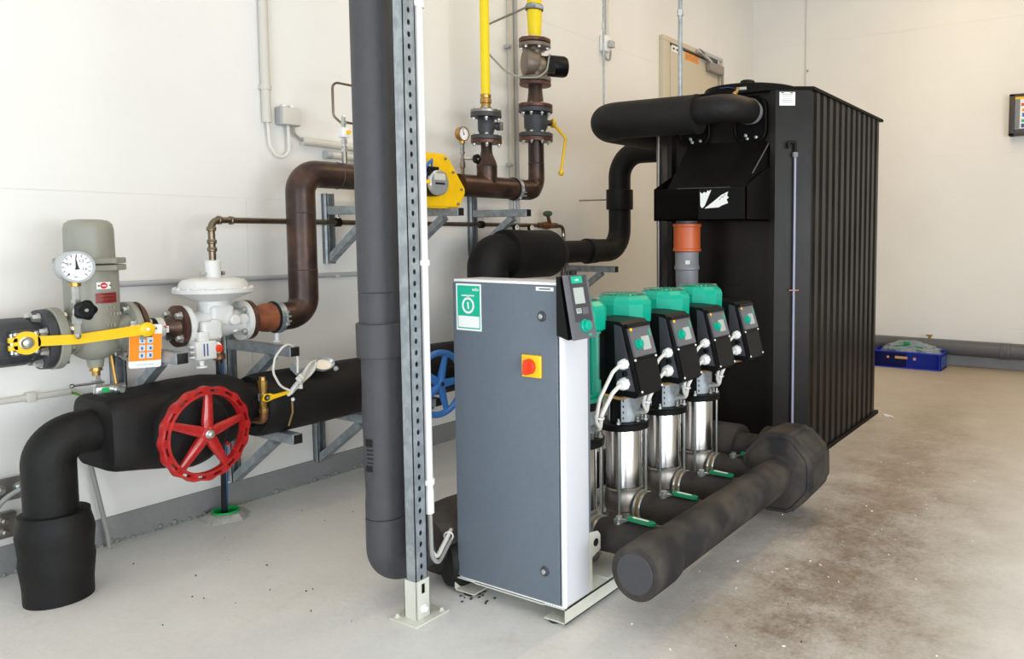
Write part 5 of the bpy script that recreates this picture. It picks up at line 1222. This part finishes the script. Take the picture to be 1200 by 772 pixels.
mk('orange_coupling', MB().lathe((*c_, 1.112), Z, [(0, .068), (.004, .074), (.014, .074), (.018, .0705), (.128, .0705), (.132, .075), (.144, .075), (.148, .069)], 40), 'orange', t, label='orange coupling')
mk('socket', MB().lathe((*c_, .80), Z, [(0, .058), (.15, .058), (.155, .060), (.215, .060), (.220, .0665), (.236, .0665), (.242, .062), (.31, .062), (.314, .058)], 36), 'pvc', t)
mk('tube', MB().cyl((*c_, 0), (*c_, .80), .056, n=32), 'pvc', t)
mk('neck', MB().cyl((*c_, 1.25), (*c_, 1.273), .056, n=28), 'pvcdark', t)
mk('small_label', MB().box((1.408, 3.4815, 1.048), (1.437, 3.484, 1.068)).move((0.004, .006, 0)), 'paper', t)
# upper lagged pipe in front of the tank
t = thing('lagged_pipe', (1.3, 3.45, 1.7), 'thick black lagged pipe hanging level in front of the tank top', 'pipe')
HY, HZ = 3.45, 1.805
mk('fat_lagging', MB().tube([(.88, 4.02, HZ+.006), (.88, HY, HZ+.004), (1.505, HY, HZ)], .0965, .165, 40, seg=14), 'foam', t)
mk('fat_end', MB().ring((1.496, HY, HZ), (1,0,0), .0985, .068, .014, 40), 'foam', t)
mk('thin_lagging', MB().tube([(1.49, HY, HZ+.012), (1.677, HY+.0, HZ+.024), (1.677, YFR-.06, HZ+.033)], .0665, .13, 32, seg=12), 'foam', t)
mk('end_band', MB().ring((1.677, YFR-.066, 1.838), (0,1,0), .0675, .05, .008, 32), 'silver', t, label='pale band at the pipe end')
mk('left_branch', MB().tube([(1.347, HY+.05, HZ+.01), (1.347, YFR-.06, 1.838)], .0600, 0, 28), 'foam', t)
mk('hidden_return', MB().tube([(.88, 4.02, HZ+.006), (.88, 4.20, HZ+.006), (1.06, 4.20, HZ+.006)], .0700, .09, 28), 'foam', t)
bv = thing('vent_valve', (1.62, 3.60, 1.89), 'small brass vent valve with a blue lever on the tank pipe', 'valve')
mk('body', MB().tube([(1.640, 3.575, 1.885), (1.650, 3.60, 1.925), (1.652, 3.61, 1.945)], .009, 0, 8).sphere((1.645, 3.59, 1.915), .013, 8, 6), 'brass', bv)
mk('lever', MB().prism([(1.655, 3.60, 1.938), (1.655, 3.612, 1.938), (1.61, 3.60, 1.948), (1.565, 3.585, 1.945), (1.565, 3.575, 1.945), (1.61, 3.588, 1.948)], (0,0,.004)), 'darkblue', bv, label='blue lever')
mk('outlet', MB().cyl((1.65, 3.61, 1.94), (1.69, 3.63, 1.944), .009, n=8), 'zinc', bv)
for x, z0, lab, r in ((.932, 1.895, 'thin threaded ceiling rod holding the left end of the thick lagged pipe', .0055), (1.404, 1.895, 'thicker ceiling rod holding the thick lagged pipe near the door', .011)):
    o = thing('ceiling_rod', (x, HY, z0), lab, 'rod', 'ceiling rods')
    mk('rod', MB().cyl((x, HY, z0), (x, HY, ZC), r, n=10), 'galv', o)
    mk('coupling_nut', MB().lathe((x, HY, 2.30), Z, [(0, r*1.5), (.03, r*1.5)], 6), 'zinc', o)

# ================================================================ FAR WALL
t = thing('waste_pipe', (4.0, 7.33, .1), 'dark grey plastic waste pipe along the foot of the far wall', 'pipe')
mk('tube', MB().cyl((.3, 7.335, .170), (XR, 7.335, .168), .066, n=28), 'pvcdark', t)
mk('coupling', MB().lathe((2.47, 7.335, .169), (1,0,0), [(0,.066),(.002,.074),(.018,.076),(.020,.070),(.06,.070),(.062,.076),(.084,.074),(.086,.066)], 32), 'pvcdark', t)
for x in (1.2, 3.4): mk('support', MB().box((x, 7.30, 0), (x+.03, 7.37, .11)), 'galv', t)
t = thing('plastic_crate', (1.70, 7.08, 0), 'low blue plastic crate on the floor by the far wall', 'crate')
cx0, cx1, cy0, cy1, ch = 1.43, 2.03, 6.99, 7.26, .152
b = MB(); th = .008
b.box((cx0, cy0, 0), (cx1, cy1, .01)); b.box((cx0, cy0, 0), (cx1, cy0+th, ch)); b.box((cx0, cy1-th, 0), (cx1, cy1, ch)); b.box((cx0, cy0, 0), (cx0+th, cy1, ch)); b.box((cx1-th, cy0, 0), (cx1, cy1, ch))
mk('body', b, 'crate', t)
rm = MB(); rm.box((cx0-.008, cy0-.008, ch-.012), (cx1+.008, cy0+.006, ch), .002); rm.box((cx0-.008, cy1-.006, ch-.012), (cx1+.008, cy1+.008, ch), .002); rm.box((cx0-.008, cy0, ch-.012), (cx0+.006, cy1, ch), .002); rm.box((cx1-.006, cy0, ch-.012), (cx1+.008, cy1, ch), .002)
rm.box((cx0-.008, cy0-.008, 0), (cx1+.008, cy0, .01), .002)
mk('rim', rm, 'crate', t)
for x in (cx0+.008, cx1-.014): mk('corner_rib', MB().box((x, cy0-.006, .01), (x+.010, cy0, ch-.01)), 'crate', t)
for x in (cx1-.0,): mk('end_panel', MB().box((x, cy0+.02, .02), (x+.004, cy1-.02, ch-.03)), 'inkblue', t)
for xa, xb, za, zb in ((1.555, 1.578, .085, .105), (1.63, 1.74, .085, .108), (1.79, 1.815, .080, .104)): mk('grip_hole', MB().box((xa, cy0-.0012, za), (xb, cy0, zb)), 'tape', t, label='beige showing through a grip hole')
def heap(name, c, rx, ry, rz, seed, m, lab, cat):
    rr = random.Random(seed); mb = MB(); n, k_ = 34, 12; R = []
    ph = [rr.uniform(0, 6.28) for _ in range(6)]
    for i in range(k_+1):
        a = (PI/2)*i/k_; R.append([])
        for j in range(n):
            b_ = 2*PI*j/n; g_ = min(1, i/4); f = .93+g_*(.07+.10*math.sin(5*b_+ph[0]+i)+.08*math.sin(9*b_+ph[1]-2*i)+rr.uniform(-.10, .10))
            R[-1].append((c[0]+rx*math.cos(a)*math.cos(b_)*f, c[1]+ry*math.cos(a)*math.sin(b_)*f, c[2]+rz*math.sin(a)*(1+.12*math.sin(4*b_+ph[2])+rr.uniform(-.07, .07))))
    mb.rings(R); return T(mk(name, mb, m, ang=12), lab, cat)
heap('plastic_bag', (1.745, 7.125, .10), .285, .125, .125, 3, 'bag', 'crumpled clear plastic bag heaped in the blue crate', 'bag')
T(mk('green_tool', MB().tube([(1.60, 7.06, .185), (1.72, 7.05, .200), (1.86, 7.06, .185)], .010, .05, 8).box((1.69, 7.035, .195), (1.75, 7.075, .235), .01), 'greenh'), 'dark green plastic piece lying in the clear bag', 'tool')
T(mk('pipe_tap', MB().cyl((1.86, 7.335, .23), (1.86, 7.335, .262), .012, n=10).box((1.83, 7.325, .262), (1.885, 7.345, .276), .003), 'brass'), 'tiny brass tap on top of the grey waste pipe behind the crate', 'tap')
t = thing('notice_board', (2.9, 7.41, 2.06), 'dark-framed box with colourful print on the far wall at the right edge', 'sign')
b = MB(); bx0, bx1, bz0, bz1 = 2.480, 3.08, 2.062, 2.418
for a_, c in (((bx0, bz0), (bx0+.045, bz1)), ((bx1-.045, bz0), (bx1, bz1)), ((bx0, bz0), (bx1, bz0+.022)), ((bx0, bz1-.022), (bx1, bz1))): b.box((a_[0], 7.345, a_[1]), (c[0], 7.43, c[1]), .004)
mk('frame', b, 'tileframe', t)
mk('panel', MB().box((bx0+.04, 7.36, bz0+.02), (bx1-.04, 7.42, bz1-.02)), 'cream', t)
mk('top_strip', MB().box((bx0+.045, 7.357, bz1-.045), (bx1-.045, 7.3605, bz1-.024)), 'labelyellow', t)
mk('grey_strip', MB().box((bx0+.045, 7.357, bz0+.06), (bx0+.085, 7.3605, bz1-.047)), 'pvc', t)
mk('lower_strip', MB().box((bx0+.045, 7.357, bz0+.022), (bx1-.045, 7.3605, bz0+.055)), 'hmidark', t)
sh = mk('picture_sheet', MB().box((bx0+.087, 7.3575, bz0+.06), (bx1-.05, 7.3602, bz1-.047)), 'paper', t)
cols = ['inkblue', 'labelorange', 'iconblue', 'labelgreen', 'orange', 'ink', 'cableblue', 'labelred']
rr = random.Random(11)
for i in range(5):
    for j in range(6):
        x = bx0+.092+j*.07+rr.uniform(0,.012); z = bz0+.066+i*.046
        mk('print_patch', MB().box((x, 7.3568, z), (x+rr.uniform(.035,.055), 7.3575, z+rr.uniform(.022,.034))), cols[(i*3+j*5) % 8], sh)
T(mk('paint_scrap', MB().prism([(2.02, 5.10, .001), (2.055, 5.055, .001), (2.085, 5.06, .001), (2.12, 5.02, .001), (2.10, 5.075, .001), (2.05, 5.11, .001)], (0,0,.004)), 'scrap'), 'small white scrap on the floor at the tank foot', 'scrap')
# loose crumbs on the floor
cr = MB(); rr = random.Random(23)
for k in range(60):
    x = 2.6+rr.gauss(0, .28); y = rr.uniform(1.6, 4.6); s_ = rr.uniform(.001, .0035); a = rr.uniform(0, PI)
    cr.obox((x, y, .0015), (math.cos(a), math.sin(a), 0), (-math.sin(a), math.cos(a), 0), (0,0,1), s_*rr.uniform(1,4), s_, .003)
T(mk('floor_crumbs', cr, 'scrap'), 'scattered pale crumbs on the brown-stained floor', 'crumbs', None, 'stuff')
cr = MB(); rr = random.Random(29)
for k in range(70):
    if k < 25: x, y = 1.55+rr.gauss(0, .03), 1.83+rr.gauss(0, .025)
    else: x, y = rr.uniform(.25, 2.6), rr.uniform(1.0, 2.6)
    s_ = rr.uniform(.001, .003) if k >= 25 else rr.uniform(.003, .007); a = rr.uniform(0, PI)
    cr.obox((x, y, .002), (math.cos(a), math.sin(a), 0), (-math.sin(a), math.cos(a), 0), (0,0,1), s_*rr.uniform(1,2.5), s_, .004)
T(mk('floor_grit', cr, 'tileframe'), 'dark brown grit on the floor round the frame foot', 'grit', None, 'stuff')

for o in bpy.data.objects:
    if '_w' in o: del o['_w']
